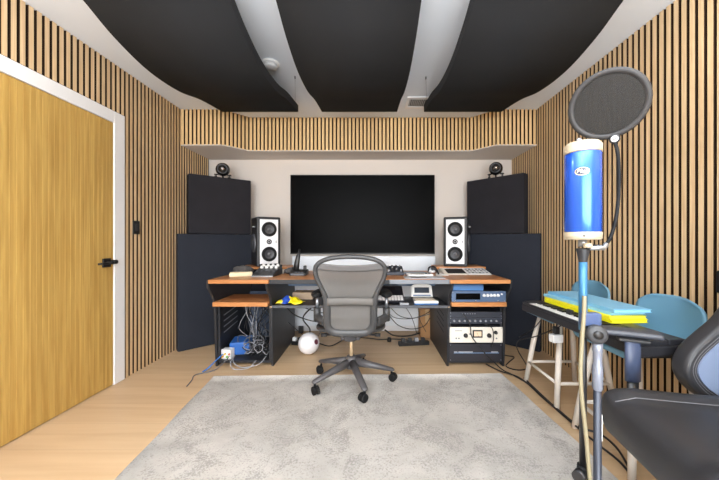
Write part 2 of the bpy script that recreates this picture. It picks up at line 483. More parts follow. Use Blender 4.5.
# ================================================================== CORNER ABSORBERS
def slab(name, p, q, z0, z1, th, m_, label, bev=0.01, wob=False):
    """upright slab whose front face runs from p to q (plan), thickness behind"""
    p = Vector((p[0], p[1], 0)); q = Vector((q[0], q[1], 0))
    t = (q - p).normalized(); nb = Vector((-t.y, t.x, 0))
    if nb.y < 0: nb = -nb
    b = MB(); b.add([p + Vector((0, 0, z0)), q + Vector((0, 0, z0)), q + nb * th + Vector((0, 0, z0)), p + nb * th + Vector((0, 0, z0)),
                     p + Vector((0, 0, z1)), q + Vector((0, 0, z1)), q + nb * th + Vector((0, 0, z1)), p + nb * th + Vector((0, 0, z1))],
                    [(0, 3, 2, 1), (4, 5, 6, 7), (0, 1, 5, 4), (1, 2, 6, 5), (2, 3, 7, 6), (3, 0, 4, 7)])
    return tag(b.build(name, m_, bevel=bev, seg=3), label, 'acoustic panel', 'black corner absorbers')
slab('acoustic_panel', (-1.985, 3.135), (-1.30, 3.80), 0.002, 1.222, 0.075, 'trap', 'tall black absorber standing on the floor in the left corner')
slab('acoustic_panel', (-1.942, 3.245), (-1.436, 3.652), 1.225, 1.868, 0.10, 'trap_upper', 'square black absorber on top of the tall left corner panel')
slab('acoustic_panel', (1.735, 3.13), (1.04, 3.80), 0.002, 1.225, 0.06, 'trap', 'tall black absorber standing on the floor in the right corner')
slab('acoustic_panel', (1.618, 3.225), (1.168, 3.722), 1.228, 1.872, 0.12, 'trap_upper', 'square black absorber on top of the tall right corner panel')

# sphere speakers
def ball_speaker(c, z0, face, label):
    t = thing('satellite_speaker', (c[0], c[1], z0), label, 'speaker', 'small round speakers on the corner absorbers')
    cc = Vector(c); r = 0.076
    f = Vector(face).normalized()
    side = Vector((0, 0, 1)).cross(f).normalized()
    gl = M['sat']
    b = MB(); b.sphere(cc, r, 32); b.build('housing', gl, parent=t)
    b = MB()
    b.lathe([(0.052, r * 0.70), (0.056, r * 0.76), (0.050, r * 0.84), (0.044, r * 0.80), (0.012, r * 0.60)], cc, f, 28)
    b.build('grille_ring', M['sat_ring'], parent=t)
    b = MB(); b.lathe([(0.020, r * 0.62), (0.020, r * 0.98), (0.012, r * 1.08), (0.001, r * 1.10)], cc, f, 18); b.build('tweeter', 'chrome', parent=t)
    for sgn in (-1, 1):
        b = MB()
        foot = Vector((c[0], c[1], z0 + 0.012)) + side * 0.07 * sgn + f * 0.02
        top = cc + side * 0.045 * sgn - Vector((0, 0, 0.062))
        b.tube(catmull([top, top + side * 0.035 * sgn + Vector((0, 0, 0.0)), foot + Vector((0, 0, 0.02)), foot - side * 0.0], 6), 0.009, 10)
        b.lathe([(0.001, -0.011), (0.016, -0.011), (0.014, 0.0), (0.001, 0.004)], foot, n=14)
        b.build('stand_leg', gl, parent=t)
    b = MB()
    foot = Vector((c[0], c[1], z0 + 0.011)) - f * 0.035
    b.tube(catmull([cc - Vector((0, 0, 0.072)), cc - Vector((0, 0, 0.082)) - f * 0.02, foot], 5), 0.009, 10)
    b.build('stand_leg', gl, parent=t)
M['sat'] = mat('satellite_black', (22, 22, 24), 0.12, spec=0.7)
M['sat_ring'] = mat('satellite_ring', (60, 60, 62), 0.3, 0.6)
ball_speaker((-1.70, 3.500, 1.965), 1.869, (0.35, -0.9, -0.05), 'small glossy round speaker on top of the left corner absorbers')
ball_speaker((1.440, 3.520, 1.981), 1.873, (-0.4, -0.9, -0.05), 'small glossy round speaker on top of the right corner absorbers')

# ================================================================== TELEVISION + WHITE BOARD
tv = thing('television', (-0.11, 3.85, 0.97), 'large flat black television mounted on the white wall', 'television')
x0, x1, z0, z1 = -1.012, 0.800, 0.981, 1.975
b = MB(); b.box(x0, x1, 3.825, 3.86, z0, z1); b.build('casing', 'plastic_black', parent=tv, bevel=0.004)
b = MB(); b.box(x0 + 0.008, x1 - 0.008, 3.8225, 3.8255, z0 + 0.014, z1 - 0.008); b.build('screen', 'screen', parent=tv)
b = MB(); b.box(-0.4, 0.2, 3.858, YB - 0.001, 1.2, 1.7); b.build('wall_bracket', 'steel_black', parent=tv)
wb = thing('white_board', (-0.12, 3.80, 0), 'plain white board leaning behind the desk below the television', 'board')
b = MB(); b.box(-0.98, 0.80, 3.79, 3.83, 0.09, 0.955); b.build('panel', mat('board_white', (232, 237, 244), 0.5), parent=wb, bevel=0.003)
for x in (-0.9, 0.68):
    b = MB(); b.box(x, x + 0.05, 3.78, 3.84, 0.0, 0.09); b.build('foot', 'plastic_dark', parent=wb)
b = MB(); b.box(XL + SD, XR, YB - 0.014, YB - 0.0005, 0.001, 0.09)
struct(b.build('baseboard_back', 'trim_white', bevel=0.003))
#PART2
# ================================================================== STUDIO DESK
desk = thing('studio_desk', (-0.10, 3.0, 0), 'black steel studio desk with cherry tops and two rack pedestals', 'desk')
def bx(name, m_, x0, x1, y0, y1, z0, z1, bev=0.002, parent=None):
    b = MB(); b.box(x0, x1, y0, y1, z0, z1); return b.build(name, m_, parent=parent if parent else desk, bevel=bev)
PX = [(-1.425, -1.405), (-0.914, -0.894), (0.694, 0.714), (1.203, 1.223)]
outl = [(3.58, 0.0), (2.795, 0.0), (2.772, 0.30), (2.765, 0.56), (2.74, 0.62), (2.69, 0.69), (2.645, 0.735), (2.628, 0.775), (2.64, 0.7795), (3.13, 0.7795), (3.27, 0.845), (3.52, 0.845), (3.56, 0.80), (3.58, 0.50)]
outl_hi = [(y, z) if not (0.77 < z < 0.79) else (y, z + 0.033) for y, z in outl]
sidep = []
for i, (a, c) in enumerate(PX):
    b = MB(); b.prism(outl_hi if i in (0, 3) else outl, lambda u, v, w: Vector((w, u, v)), a, c)
    sidep.append(b.build('side_panel', 'steel_black', parent=desk, bevel=0.002))
# vent slots as thin strips; the left ones painted pale for light passing through
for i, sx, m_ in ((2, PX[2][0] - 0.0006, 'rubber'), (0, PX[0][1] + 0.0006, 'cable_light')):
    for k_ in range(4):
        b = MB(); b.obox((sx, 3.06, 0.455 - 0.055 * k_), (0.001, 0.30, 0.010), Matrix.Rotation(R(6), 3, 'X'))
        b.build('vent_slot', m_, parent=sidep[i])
TZ0, TZ1 = 0.780, 0.814
for x0, x1 in ((-1.435, -0.885), (0.684, 1.233)):
    bx('rack_top', 'desk_wood', (x0 + 0.0305 if x0 < 0 else x0), (x1 if x0 < 0 else x1 - 0.0305), 2.625, 3.115, TZ0, TZ1, 0.004)
    bx('riser', 'desk_wood', x0 + 0.01, x1 - 0.01, 3.245, 3.52, 0.8455, 0.872, 0.004)
    bx('rack_shelf', 'desk_wood', x0 + 0.0305, x1 - 0.0305, 2.70, 3.12, 0.566, 0.604, 0.003)
    bx('bottom_plate', 'steel_black', x0 + 0.0305, x1 - 0.0305, 2.81, 3.53, 0.025, 0.045, 0.001)
    bx('back_panel', mat('desk_back_%d' % (x0 > 0), (72, 86, 108), 0.6), x0 + 0.0305, x1 - 0.0305, 3.535, 3.545, 0.045, 0.565, 0.0)
    for rx in (x0 + 0.031, x1 - 0.049):
        bx('rack_rail', 'steel_black', rx, rx + 0.018, 2.80, 2.815, 0.046, 0.565, 0.0)
bx('desktop', 'desk_wood', -0.8935, 0.6935, 2.675, 3.42, TZ0, TZ1, 0.004)
bx('front_rail', 'steel_grey', 0.16, 0.6935, 2.655, 2.674, 0.772, 0.811, 0.003)
bx('front_rail', 'steel_black', -0.8935, 0.1595, 2.655, 2.674, 0.772, 0.811, 0.003)
bx('modesty_panel', mat('apron_blue_grey', (92, 116, 146), 0.5), -0.8935, 0.6935, 3.30, 3.31, 0.66, 0.7795, 0.0)
bx('keyboard_tray', 'steel_black', -0.8935, 0.6935, 2.76, 3.20, 0.545, 0.565, 0.001)
bx('tray_edge', mat('tray_edge_grey', (78, 80, 85), 0.4, 0.3), -0.8935, 0.6935, 2.745, 2.7595, 0.543, 0.567, 0.002)
for x in (-0.90, 0.70):
    b = MB(); b.cyl((x, 2.742, 0.556), (x, 2.730, 0.556), 0.010, n=14); b.build('bolt', 'chrome', parent=desk)
# feet
for a, c in PX:
    for y in (2.84, 3.30):
        pass

# ---------------------------------------------------------------- rack gear
def knob(parent, x, y, z, r, m_, length=0.016, name='knob'):
    b = MB(); b.lathe([(0.001, 0), (r * 1.15, 0), (r, 0.004), (r * 0.85, length), (0.001, length)], (x, y, z), (0, -1, 0), 16)
    return b.build(name, m_, parent=parent)
M['gear_blue'] = mat('gear_blue_grey', (86, 106, 136), 0.4, 0.3)
M['gear_dark'] = mat('gear_dark', (52, 56, 66), 0.45, 0.2)
M['gear_darker'] = mat('gear_darker', (34, 34, 42), 0.5)
M['gear_white'] = mat('gear_cream', (222, 216, 204), 0.45)
RX0, RX1 = 0.7175, 1.1995
def gear(name, z0, z1, m_, label, y=2.79, depth=0.3, cat='rack unit', ears=True):
    t = thing(name, ((RX0 + RX1) / 2, y + 0.1, z0), label, cat)
    b = MB(); b.box(RX0 + (0.018 if y < 2.8 else 0.02), RX1 - 0.02, y + 0.003, y + depth, z0, z1); b.build('case', 'gear_darker', parent=t)
    b = MB(); b.box(RX0, RX1, y - 0.004, y + 0.004, z0, z1); f = b.build('front_plate', m_, parent=t, bevel=0.0015)
    for ex in (RX0 + 0.010, RX1 - 0.010):
        for ez in (z0 + 0.009, z1 - 0.009):
            b = MB(); b.cyl((ex, y - 0.004, ez), (ex, y - 0.006, ez), 0.0035, n=10); b.build('rack_screw', 'silver', parent=t)
    return t
# audio interface on the right shelf
t = gear('audio_interface', 0.6065, 0.702, 'gear_blue', 'blue-grey rack audio interface on the right cherry shelf', y=2.715, depth=0.26, cat='audio interface')
b = MB(); b.box(0.755, 0.97, 2.7075, 2.711, 0.628, 0.683); b.build('display', 'screen', parent=t)
for i in range(6):
    knob(t, 1.005 + 0.031 * i, 2.711, 0.665 + (0.0 if i < 5 else 0.012), 0.0125 if i < 5 else 0.007, 'white_plastic')
for x in (0.745, 0.93, 1.13):
    knob(t, x, 2.711, 0.617, 0.006, 'chrome', 0.008, 'jack')
bb = thing('storage_box', (0.87, 2.85, 0.7025), 'flat blue box lying on the blue-grey audio interface', 'box')
b = MB(); b.box(0.722, 1.01, 2.735, 2.96, 0.7028, 0.757); b.build('body', mat('box_blue', (74, 122, 178), 0.5), parent=bb, bevel=0.004)
b = MB(); b.box(0.722, 1.01, 2.7335, 2.7352, 0.744, 0.748); b.build('lid_seam', 'gear_darker', parent=bb)

t = gear('patch_bay', 0.453, 0.50, 'gear_dark', 'slim dark rack unit at the top of the right pedestal')
for i in range(6): knob(t, 0.84 + 0.022 * i, 2.786, 0.484, 0.004, 'silver', 0.006, 'jack')
t = gear('patch_bay', 0.392, 0.450, 'gear_dark', 'dark grey rack unit with a row of knobs above the cream preamp')
for i in range(9): knob(t, 0.76 + 0.048 * i, 2.786, 0.418, 0.009, 'silver' if i % 2 else 'cable_light', 0.012)
t = gear('preamp', 0.222, 0.363, 'gear_white', 'cream rack preamp with a meter in the right pedestal', y=2.782, cat='preamp')
b = MB(); b.box(0.925, 1.015, 2.772, 2.779, 0.268, 0.337); fr = b.build('meter', 'plastic_black', parent=t, bevel=0.002)
b = MB(); b.box(0.937, 1.003, 2.7695, 2.7722, 0.282, 0.326); b.build('meter_face', mat('meter_face', (236, 206, 176), 0.4), parent=fr)
b = MB(); b.obox((0.968, 2.769, 0.300), (0.002, 0.001, 0.034), Matrix.Rotation(R(-25), 3, 'Y')); b.build('needle', 'rubber', parent=fr)
for x, z, r_ in ((0.862, 0.287, 0.018), (1.075, 0.287, 0.018), (1.135, 0.315, 0.015)):
    knob(t, x, 2.778, z, r_, 'plastic_black', 0.020)
for x, z in ((0.775, 0.262), (0.80, 0.262), (1.142, 0.262), (0.902, 0.30)):
    knob(t, x, 2.778, z, 0.006, 'steel_grey', 0.012, 'switch')
b = MB(); b.box(0.765, 0.83, 2.7772, 2.7785, 0.327, 0.333); b.build('name_strip', 'steel_grey', parent=t)
t = gear('power_amplifier', 0.050, 0.205, 'gear_darker', 'dark rack unit with a pale blue strip at the bottom of the right pedestal', y=2.795)
b = MB(); b.box(0.76, 1.17, 2.7895, 2.7912, 0.121, 0.126); b.build('strip', mat('strip_blue', (120, 150, 190), 0.5), parent=t)
for x0, x1 in ((0.76, 0.79), (0.80, 0.93), (1.10, 1.16)):
    b = MB(); b.box(x0, x1, 2.7885, 2.7912, 0.128, 0.138); b.build('button_row', 'cable_light', parent=t)

# ---------------------------------------------------------------- left pedestal contents
t = thing('router', (-1.26, 3.05, 0.046), 'blue plastic network box inside the left pedestal', 'router')
b = MB(); b.obox((-1.285, 3.03, 0.115), (0.18, 0.22, 0.12), rotz(R(12))); b.build('body', mat('router_blue', (34, 92, 168), 0.45), parent=t, bevel=0.012)
b = MB(); b.obox((-1.285, 3.03, 0.052), (0.15, 0.19, 0.012), rotz(R(12))); b.build('base', 'plastic_black', parent=t)
for i in range(3):
    b = MB(); b.cyl((-1.33 + 0.05 * i, 2.921 + 0.008 * i, 0.12), (-1.33 + 0.05 * i, 2.913 + 0.008 * i, 0.12), 0.006, n=10); b.build('port', 'cable_light', parent=t)
t = thing('power_adapter', (-1.30, 2.86, 0.046), 'white power block with coloured plugs in front of the blue box', 'power adapter')
b = MB(); b.obox((-1.347, 2.87, 0.092), (0.095, 0.07, 0.09), rotz(R(-8))); b.build('body', 'white_plastic', parent=t, bevel=0.006)
for i, m_ in enumerate(((210, 150, 50), (220, 190, 90), (110, 170, 60), (200, 90, 50))):
    b = MB(); b.cyl((-1.378 + 0.021 * i, 2.842, 0.075 + 0.024 * (i % 2)), (-1.378 + 0.021 * i, 2.822, 0.073 + 0.024 * (i % 2)), 0.0085, n=12)
    b.build('plug', mat('plug_%d' % i, m_, 0.5), parent=t)
def cable(pts, r, m_, label, group=None, n=8, sub=6, cat='cable', name='cable'):
    b = MB(); b.tube(catmull(pts, sub), r, n); return tag(b.build(name, m_), label, cat, group)
random.seed(11)
WORD = {'cable_grey': 'mid grey', 'cable_light': 'pale grey', 'cable_black': 'black'}; CM = ['cable_grey', 'cable_light', 'cable_black']
for i in range(26):
    x = random.uniform(-1.27, -0.96); y0 = random.uniform(2.95, 3.25)
    m_ = random.choice(['cable_grey', 'cable_light', 'cable_black', 'cable_black'])
    pts = [(x - random.uniform(-0.04, 0.16), y0, 0.562)]
    for j in range(3):
        pts.append((x + random.uniform(-0.09, 0.07), y0 + random.uniform(-0.1, 0.04), 0.44 - 0.13 * j + random.uniform(-0.04, 0.04)))
    lx = random.uniform(-1.16, -0.98)
    pts += [(lx, random.uniform(2.86, 3.0), 0.062 + random.uniform(0, 0.06)), (lx + random.uniform(-0.10, 0.05), random.uniform(2.86, 3.1), 0.062 + random.uniform(0, 0.03))]
    pts = [(min(max(p[0], -1.36), -0.945), min(max(p[1], 2.85), 3.30), p[2]) for p in pts]
    cable(pts, 0.0038, m_, 'one of the %s cables hanging tangled in the left pedestal' % WORD[m_], '%s tangled cables in the left pedestal' % WORD[m_])
for i in range(14):
    a0 = random.uniform(0, 6.28); cx, cy, cz = random.uniform(-1.22, -0.99), random.uniform(2.86, 3.05), random.uniform(0.08, 0.26)
    rr = random.uniform(0.03, 0.06); tilt = random.uniform(-0.6, 0.6)
    pts = [(cx + rr * math.cos(a0 + k_ * 0.75), cy + 0.02 * math.sin(k_ * 1.3), cz + rr * 0.8 * math.sin(a0 + k_ * 0.75) + tilt * 0.02) for k_ in range(8)]
    cable(pts, 0.0038, CM[i % 3], 'one of the %s coiled cable loops low in the left pedestal' % WORD[CM[i % 3]], '%s coiled cables in the left pedestal' % WORD[CM[i % 3]])
# cables leaving to the floor on the left
cable([(-1.31, 2.825, 0.085), (-1.33, 2.775, 0.05), (-1.37, 2.70, 0.015), (-1.42, 2.66, 0.006), (-1.50, 2.60, 0.006), (-1.47, 2.50, 0.006), (-1.45, 2.40, 0.006)], 0.0045, 'cable_grey', 'grey cable on the floor curling out from the left pedestal')
cable([(-1.36, 2.80, 0.11), (-1.40, 2.76, 0.07), (-1.445, 2.70, 0.02), (-1.47, 2.66, 0.008)], 0.0055, 'cable_blue', 'short bright blue cable end by the left pedestal foot')
cable([(-1.28, 2.825, 0.07), (-1.24, 2.765, 0.04), (-1.15, 2.74, 0.012), (-1.02, 2.77, 0.03), (-0.98, 2.86, 0.07)], 0.004, 'cable_light', 'light grey cable looping over the left pedestal front edge')
cable([(-1.26, 2.825, 0.09), (-1.27, 2.76, 0.05), (-1.22, 2.715, 0.008), (-1.10, 2.735, 0.010), (-1.05, 2.79, 0.055)], 0.004, 'cable_light', 'pale cable lying on the floor before the left pedestal')

# ---------------------------------------------------------------- things on the desk top
def monitor_speaker(x, y, ang, side, label):
    t = thing('studio_monitor', (x, y, 0.873), label, 'speaker', 'studio monitors on the desk risers')
    T = at((x, y, 0.873), ang)
    w, h, d = 0.250, 0.532, 0.30
    def put(b, name, m_, par=t, **k): return b.xf(T).build(name, m_, parent=par, **k)
    b = MB(); b.box(-w / 2, w / 2, -d / 2, d / 2, 0, h); put(b, 'cabinet', M['spk'], bevel=0.016, seg=3)
    b = MB(); b.box(-w / 2 + 0.030, w / 2 - 0.030, -d / 2 - 0.006, -d / 2 + 0.01, 0.03, h - 0.028); put(b, 'baffle', M['spk_white'], bevel=0.003)
    yf = -d / 2 - 0.006
    for z in (0.133, h - 0.133):
        b = MB(); b.lathe([(0.078, -0.002), (0.079, 0.006), (0.072, 0.010), (0.066, 0.008), (0.058, 0.012), (0.048, 0.009), (0.046, -0.001)], (0, yf, z), (0, -1, 0), 32)
        wf = put(b, 'woofer', M['rubber'])
        b = MB(); b.lathe([(0.050, 0.009), (0.036, 0.004), (0.020, 0.001), (0.001, 0.001)], (0, yf - 0.002, z), (0, -1, 0), 32)
        b.xf(T).build('cone', M['spk_cone'], parent=wf)
        b = MB(); b.lathe([(0.019, 0.001), (0.014, 0.008), (0.001, 0.010)], (0, yf - 0.002, z), (0, -1, 0), 20)
        b.xf(T).build('dust_cap', M['spk_cap'], parent=wf)
    b = MB(); b.lathe([(0.026, -0.002), (0.027, 0.003), (0.020, 0.004), (0.013, -0.002), (0.009, 0.004), (0.001, 0.006)], (0, yf, h / 2), (0, -1, 0), 24); put(b, 'tweeter', M['rubber'])
    b = MB(); b.box(0.070, 0.076, yf - 0.002, yf + 0.001, h / 2 - 0.014, h / 2 + 0.012); put(b, 'indicator', M['gear_darker'])
    # side-firing woofer on the outer side and its mounting knob
    b = MB(); b.lathe([(0.10, -0.002), (0.10, 0.012), (0.085, 0.016), (0.06, 0.006), (0.03, 0.012), (0.001, 0.014)], (side * w / 2, 0.0, h * 0.47), (side, 0, 0), 32); put(b, 'side_woofer', M['spk_side'])
    b = MB(); b.cyl((side * (w / 2 - 0.002), -0.05, h * 0.80), (side * (w / 2 + 0.026), -0.05, h * 0.80), 0.009, n=14); put(b, 'side_knob', 'silver')
M['spk'] = mat('speaker_black', (34, 34, 37), 0.45)
M['spk_white'] = mat('speaker_baffle', (224, 224, 228), 0.4)
M['spk_cone'] = mat('speaker_cone', (58, 58, 62), 0.5)
M['spk_cap'] = mat('speaker_cap', (84, 84, 88), 0.35)
M['spk_side'] = mat('speaker_side', (70, 72, 78), 0.4)
monitor_speaker(-1.172, 3.395, R(32), -1, 'tall speaker with white baffle left of the television')
monitor_speaker(0.955, 3.395, R(-22), 1, 'tall speaker with white baffle right of the television')

# left top: cream box, mixer with white knobs, dark pouches
t = thing('case', (-1.218, 2.86, 0.8145), 'small cream case on the left cherry top', 'case')
b = MB(); b.obox((-1.218, 2.86, 0.834), (0.20, 0.085, 0.038), rotz(R(20))); b.build('body', mat('case_cream', (214, 196, 160), 0.5), parent=t, bevel=0.006)
b = MB(); b.obox((-1.218, 2.86, 0.855), (0.19, 0.078, 0.004), rotz(R(20))); b.build('lid', mat('case_lid', (226, 212, 180), 0.5), parent=t, bevel=0.001)
t = thing('mixer', (-1.03, 2.94, 0.8145), 'black desktop mixer with white knobs below the left speaker', 'mixer')
tilt = Matrix.Rotation(R(14), 3, 'X')
wedge = lambda C_, x0, x1, h_, th_: MB().prism([(C_[1] - h_, 0.8148), (C_[1] + h_, 0.8148), (C_[1] + h_, C_[2] + th_ + h_ * math.tan(R(14))), (C_[1] - h_, C_[2] + th_ - h_ * math.tan(R(14)))], lambda u, v, w: Vector((w, u, v)), x0, x1)
wedge((0, 2.955, 0.8585), -1.10, -0.90, 0.145, 0.0144).build('body', 'plastic_dark', parent=t, bevel=0.004)
b = MB(); b.obox((-1.0, 2.803, 0.8212), (0.20, 0.012, 0.012)); b.build('front_lip', 'silver', parent=t, bevel=0.002)
for r_ in range(2):
    for i in range(4):
        p0 = Vector((-1.0, 2.955, 0.8585)) + tilt @ Vector((-0.071 + 0.047 * i, 0.045 + 0.055 * r_, 0.0145))
        b = MB(); b.lathe([(0.0165, 0), (0.015, 0.004), (0.011, 0.022), (0.001, 0.024)], p0, tilt @ Vector((0, 0, 1)), 14); b.build('knob', 'white_plastic', parent=t)
for i in range(5):
    p0 = Vector((-1.0, 2.955, 0.8585)) + tilt @ Vector((-0.080 + 0.040 * i, -0.06 + 0.01 * (i % 3), 0.018))
    b = MB(); b.obox(p0, (0.010, 0.022, 0.008), tilt); b.build('fader', 'cable_grey', parent=t)
def pouch(c, sx, sy, sz, m_, label, seed):
    rnd = random.Random(seed)
    b = MB(); b.sphere((0, 0, 0), 1.0, 28)
    ph = [rnd.uniform(0, 6) for _ in range(4)]
    vs = []
    for p in b.v:
        k_ = 1 + 0.10 * math.sin(3 * p.x + ph[0]) * math.sin(4 * p.y + ph[1]) + 0.06 * math.sin(9 * p.x + 6 * p.y + ph[2])
        vs.append(Vector((c[0] + p.x * sx * k_, c[1] + p.y * sy * k_, max(c[2], c[2] + sz * 0.45 + p.z * sz * 0.55 * k_))))
    b.v = vs
    tag(b.build('pouch', m_), label, 'pouch')
M['pouch'] = mat('pouch_grey', (72, 70, 70), 0.85, bump=0.5, bscale=90, vary=0.35, vscale=40)
pouch((-1.30, 3.10, 0.8145), 0.10, 0.055, 0.085, 'pouch', 'dark grey soft pouch behind the cream case', 3)
pouch((-0.832, 3.13, 0.8145), 0.05, 0.075, 0.06, 'pouch', 'dark grey crumpled pouch behind the mixer with white knobs', 5)
# cordless phone
t = thing('cordless_phone', (-0.70, 2.98, 0.8145), 'black cordless phone standing on its base left of the mesh chair', 'phone')
b = MB(); b.prism([(2.92, 0.8145), (3.06, 0.8145), (3.06, 0.865), (2.99, 0.862), (2.92, 0.838)], lambda u, v, w: Vector((w, u, v)), -0.782, -0.625); b.build('base', 'plastic_black', parent=t, bevel=0.006)
b = MB(); b.box(-0.765, -0.645, 2.917, 2.9215, 0.818, 0.834); b.build('base_trim', 'cable_grey', parent=t)
b = MB(); b.tube([(-0.738, 3.0, 0.855), (-0.732, 3.012, 0.93), (-0.722, 3.024, 1.0), (-0.715, 3.03, 1.02), (-0.708, 3.036, 1.068)], [(0.018, 0.030), (0.017, 0.026), (0.014, 0.021), (0.010, 0.013), (0.008, 0.009)], 14, flat=(0, 1, 0)); b.build('handset', 'plastic_black', parent=t)
b = MB(); b.box(-0.665, -0.638, 2.99, 3.03, 0.86, 0.905); b.build('cradle_block', 'plastic_black', parent=t, bevel=0.006)
for i in range(3):
    b = MB(); b.box(-0.735 + 0.03 * i, -0.715 + 0.03 * i, 2.935, 2.95, 0.8405, 0.849); b.build('button', 'cable_grey', parent=t)
# small mixer right of the chair
t = thing('mixer', (0.235, 3.06, 0.8145), 'small dark knob mixer on the desk right of the mesh chair', 'mixer')
wedge((0, 3.06, 0.852), 0.15, 0.32, 0.097, 0.0155).build('body', 'gear_dark', parent=t, bevel=0.004)
for r_ in range(4):
    for i in range(4):
        p0 = Vector((0.235, 3.06, 0.852)) + tilt @ Vector((-0.06 + 0.04 * i, -0.065 + 0.045 * r_, 0.0155))
        b = MB(); b.lathe([(0.010, 0), (0.009, 0.003), (0.007, 0.017), (0.001, 0.018)], p0, tilt @ Vector((0, 0, 1)), 10); b.build('knob', 'plastic_black' if (i + r_) % 3 else 'cable_light', parent=t)
t = thing('controller', (0.46, 2.93, 0.8145), 'low white controller on the desk right of the knob mixer', 'controller')
b = MB(); b.box(0.345, 0.585, 2.86, 3.0, 0.8148, 0.834); b.build('body', 'white_plastic', parent=t, bevel=0.004)
b = MB(); b.box(0.375, 0.50, 2.872, 2.91, 0.834, 0.8365); b.build('key_strip', mat('strip_brown', (120, 112, 100), 0.5), parent=t)
for x in (0.525, 0.555):
    b = MB(); b.lathe([(0.012, 0), (0.011, 0.012), (0.001, 0.013)], (x, 2.90, 0.834), n=12); b.build('knob', 'steel_grey', parent=t)
t = thing('mouse_pad', (0.42, 3.16, 0.8145), 'grey pad lying behind the low white controller', 'mouse pad')
b = MB(); b.box(0.30, 0.57, 3.06, 3.27, 0.8148, 0.8185); b.build('pad', mat('pad_grey', (150, 158, 172), 0.7), parent=t, bevel=0.001)
t = thing('computer_mouse', (0.64, 3.14, 0.8145), 'white mouse on the desk beside the right riser', 'mouse')
b = MB(); b.sphere((0.63, 3.15, 0.832), 0.035, 20, squash=0.5); b.build('body', 'white_plastic', parent=t)
b = MB(); b.lathe([(0.003, -0.004), (0.005, 0), (0.003, 0.004)], (0.63, 3.128, 0.8475), (1, 0, 0), 10); b.build('wheel', 'plastic_dark', parent=t)
cable([(0.60, 3.19, 0.822), (0.61, 3.20, 0.868), (0.655, 3.16, 0.878), (0.668, 3.05, 0.835), (0.66, 2.98, 0.82)], 0.009, 'cable_black', 'thick black cable arching over the white mouse')
t = thing('magazine', (0.50, 2.77, 0.8145), 'thin grey magazine at the desk front edge, before the white controller', 'magazine')
b = MB(); b.box(0.30, 0.66, 2.69, 2.845, 0.8148, 0.8205); b.build('pages', mat('magazine_grey', (172, 174, 180), 0.5), parent=t, bevel=0.001)
b = MB(); b.box(0.36, 0.50, 2.72, 2.80, 0.8205, 0.8212); b.build('cover_picture', mat('magazine_dark', (110, 104, 98), 0.5), parent=t)
t = thing('paper_sheet', (0.70, 2.99, 0.8145), 'white paper sheet lying left of the slanted screen unit', 'paper')
b = MB(); b.grid(lambda u, v: Vector((0.62 + 0.12 * u + 0.03 * v, 2.90 + 0.19 * v, 0.8185 + 0.004 * math.sin(5 * u) * v)), 6, 6); b.build('sheet', 'white_plastic', parent=t, solid=0.0015)
def slanted(x0, x1, m_, name, label, cat):
    t = thing(name, ((x0 + x1) / 2, 3.1, 0.8145), label, cat)
    b = MB(); b.prism([(3.0, 0.8147), (3.24, 0.8147), (3.24, 0.862), (3.01, 0.822)], lambda u, v, w: Vector((w, u, v)), x0, x1); b.build('body', m_, parent=t, bevel=0.002)
    return t
def onslant(x0, x1, ya, yb, lift=0.0012, th=0.002):
    f_ = lambda y: 0.822 + (y - 3.01) * (0.040 / 0.23)
    b = MB(); b.prism([(ya, f_(ya) + lift), (yb, f_(yb) + lift), (yb, f_(yb) + lift + th), (ya, f_(ya) + lift + th)], lambda u, v, w: Vector((w, u, v)), x0, x1); return b
t = slanted(0.725, 0.955, 'gear_white', 'display_unit', 'slanted unit with a dark screen on the right cherry top', 'display unit')
onslant(0.765, 0.95, 3.03, 3.19, 0.0).build('screen', 'screen', parent=t)
t = slanted(0.960, 1.19, 'white_plastic', 'control_surface', 'slanted white control surface in front of the right speaker', 'control surface')
for r_ in range(3):
    for i in range(6):
        onslant(0.975 + 0.035 * i, 0.997 + 0.035 * i, 3.04 + 0.06 * r_, 3.07 + 0.06 * r_, 0.0, 0.004).build('button', 'cable_grey' if (i + r_) % 2 else 'cable_light', parent=t)

# ---------------------------------------------------------------- things on the keyboard tray
t = thing('snack_bag', (-0.77, 2.86, 0.5655), 'crumpled yellow and blue packet on the keyboard tray', 'packet')
def bag(name, m_, pts, seed):
    rnd = random.Random(seed)
    n = 12
    def fn(u, v):
        x = -0.875 + 0.235 * u; y = 2.79 + 0.14 * v
        edge = min(u, 1 - u) * 2
        z = 0.5735 + 0.052 * (math.sin(math.pi * u) ** 0.6) * math.sin(math.pi * v) + 0.008 * math.sin(14 * u + 5 * v) + 0.006 * math.sin(11 * v - 7 * u)
        y += 0.02 * math.sin(6 * u) ; x += 0.012 * math.sin(8 * v)
        return Vector((x, y, max(0.5705, z)))
    b = MB(); b.grid(fn, 20, 12); b.v += []; return b, fn
b, fn = bag('', None, None, 1)
for i in range(len(b.f)):
    u = (i % 20) / 20; v = (i // 20) / 12
    b.m[i] = 1 if (0.16 < u + 0.12 * v < 0.48 and not (0.3 < u < 0.38 and v > .6)) else 0
b.build('wrapper', [mat('packet_yellow', (232, 214, 30), 0.35), mat('packet_blue', (44, 78, 172), 0.35)], parent=t, solid=0.004, offset=0)
t = thing('cardboard_box', (-0.62, 3.1, 0.5655), 'low kraft cardboard box at the back of the keyboard tray', 'box')
b = MB(); b.box(-0.78, -0.58, 3.03, 3.18, 0.5658, 0.635); b.build('body', mat('kraft_box', (196, 172, 146), 0.75), parent=t, bevel=0.002)
b = MB(); b.box(-0.70, -0.66, 3.0285, 3.18, 0.628, 0.6365); b.build('tape', mat('kraft_tape', (170, 140, 100), 0.4), parent=t)
t = thing('midi_keyboard', (0.19, 2.92, 0.5655), 'black tilted controller with short white keys on the tray', 'controller')
til = Matrix.Rotation(R(22), 3, 'X')
C0 = Vector((0.175, 2.945, 0.635))
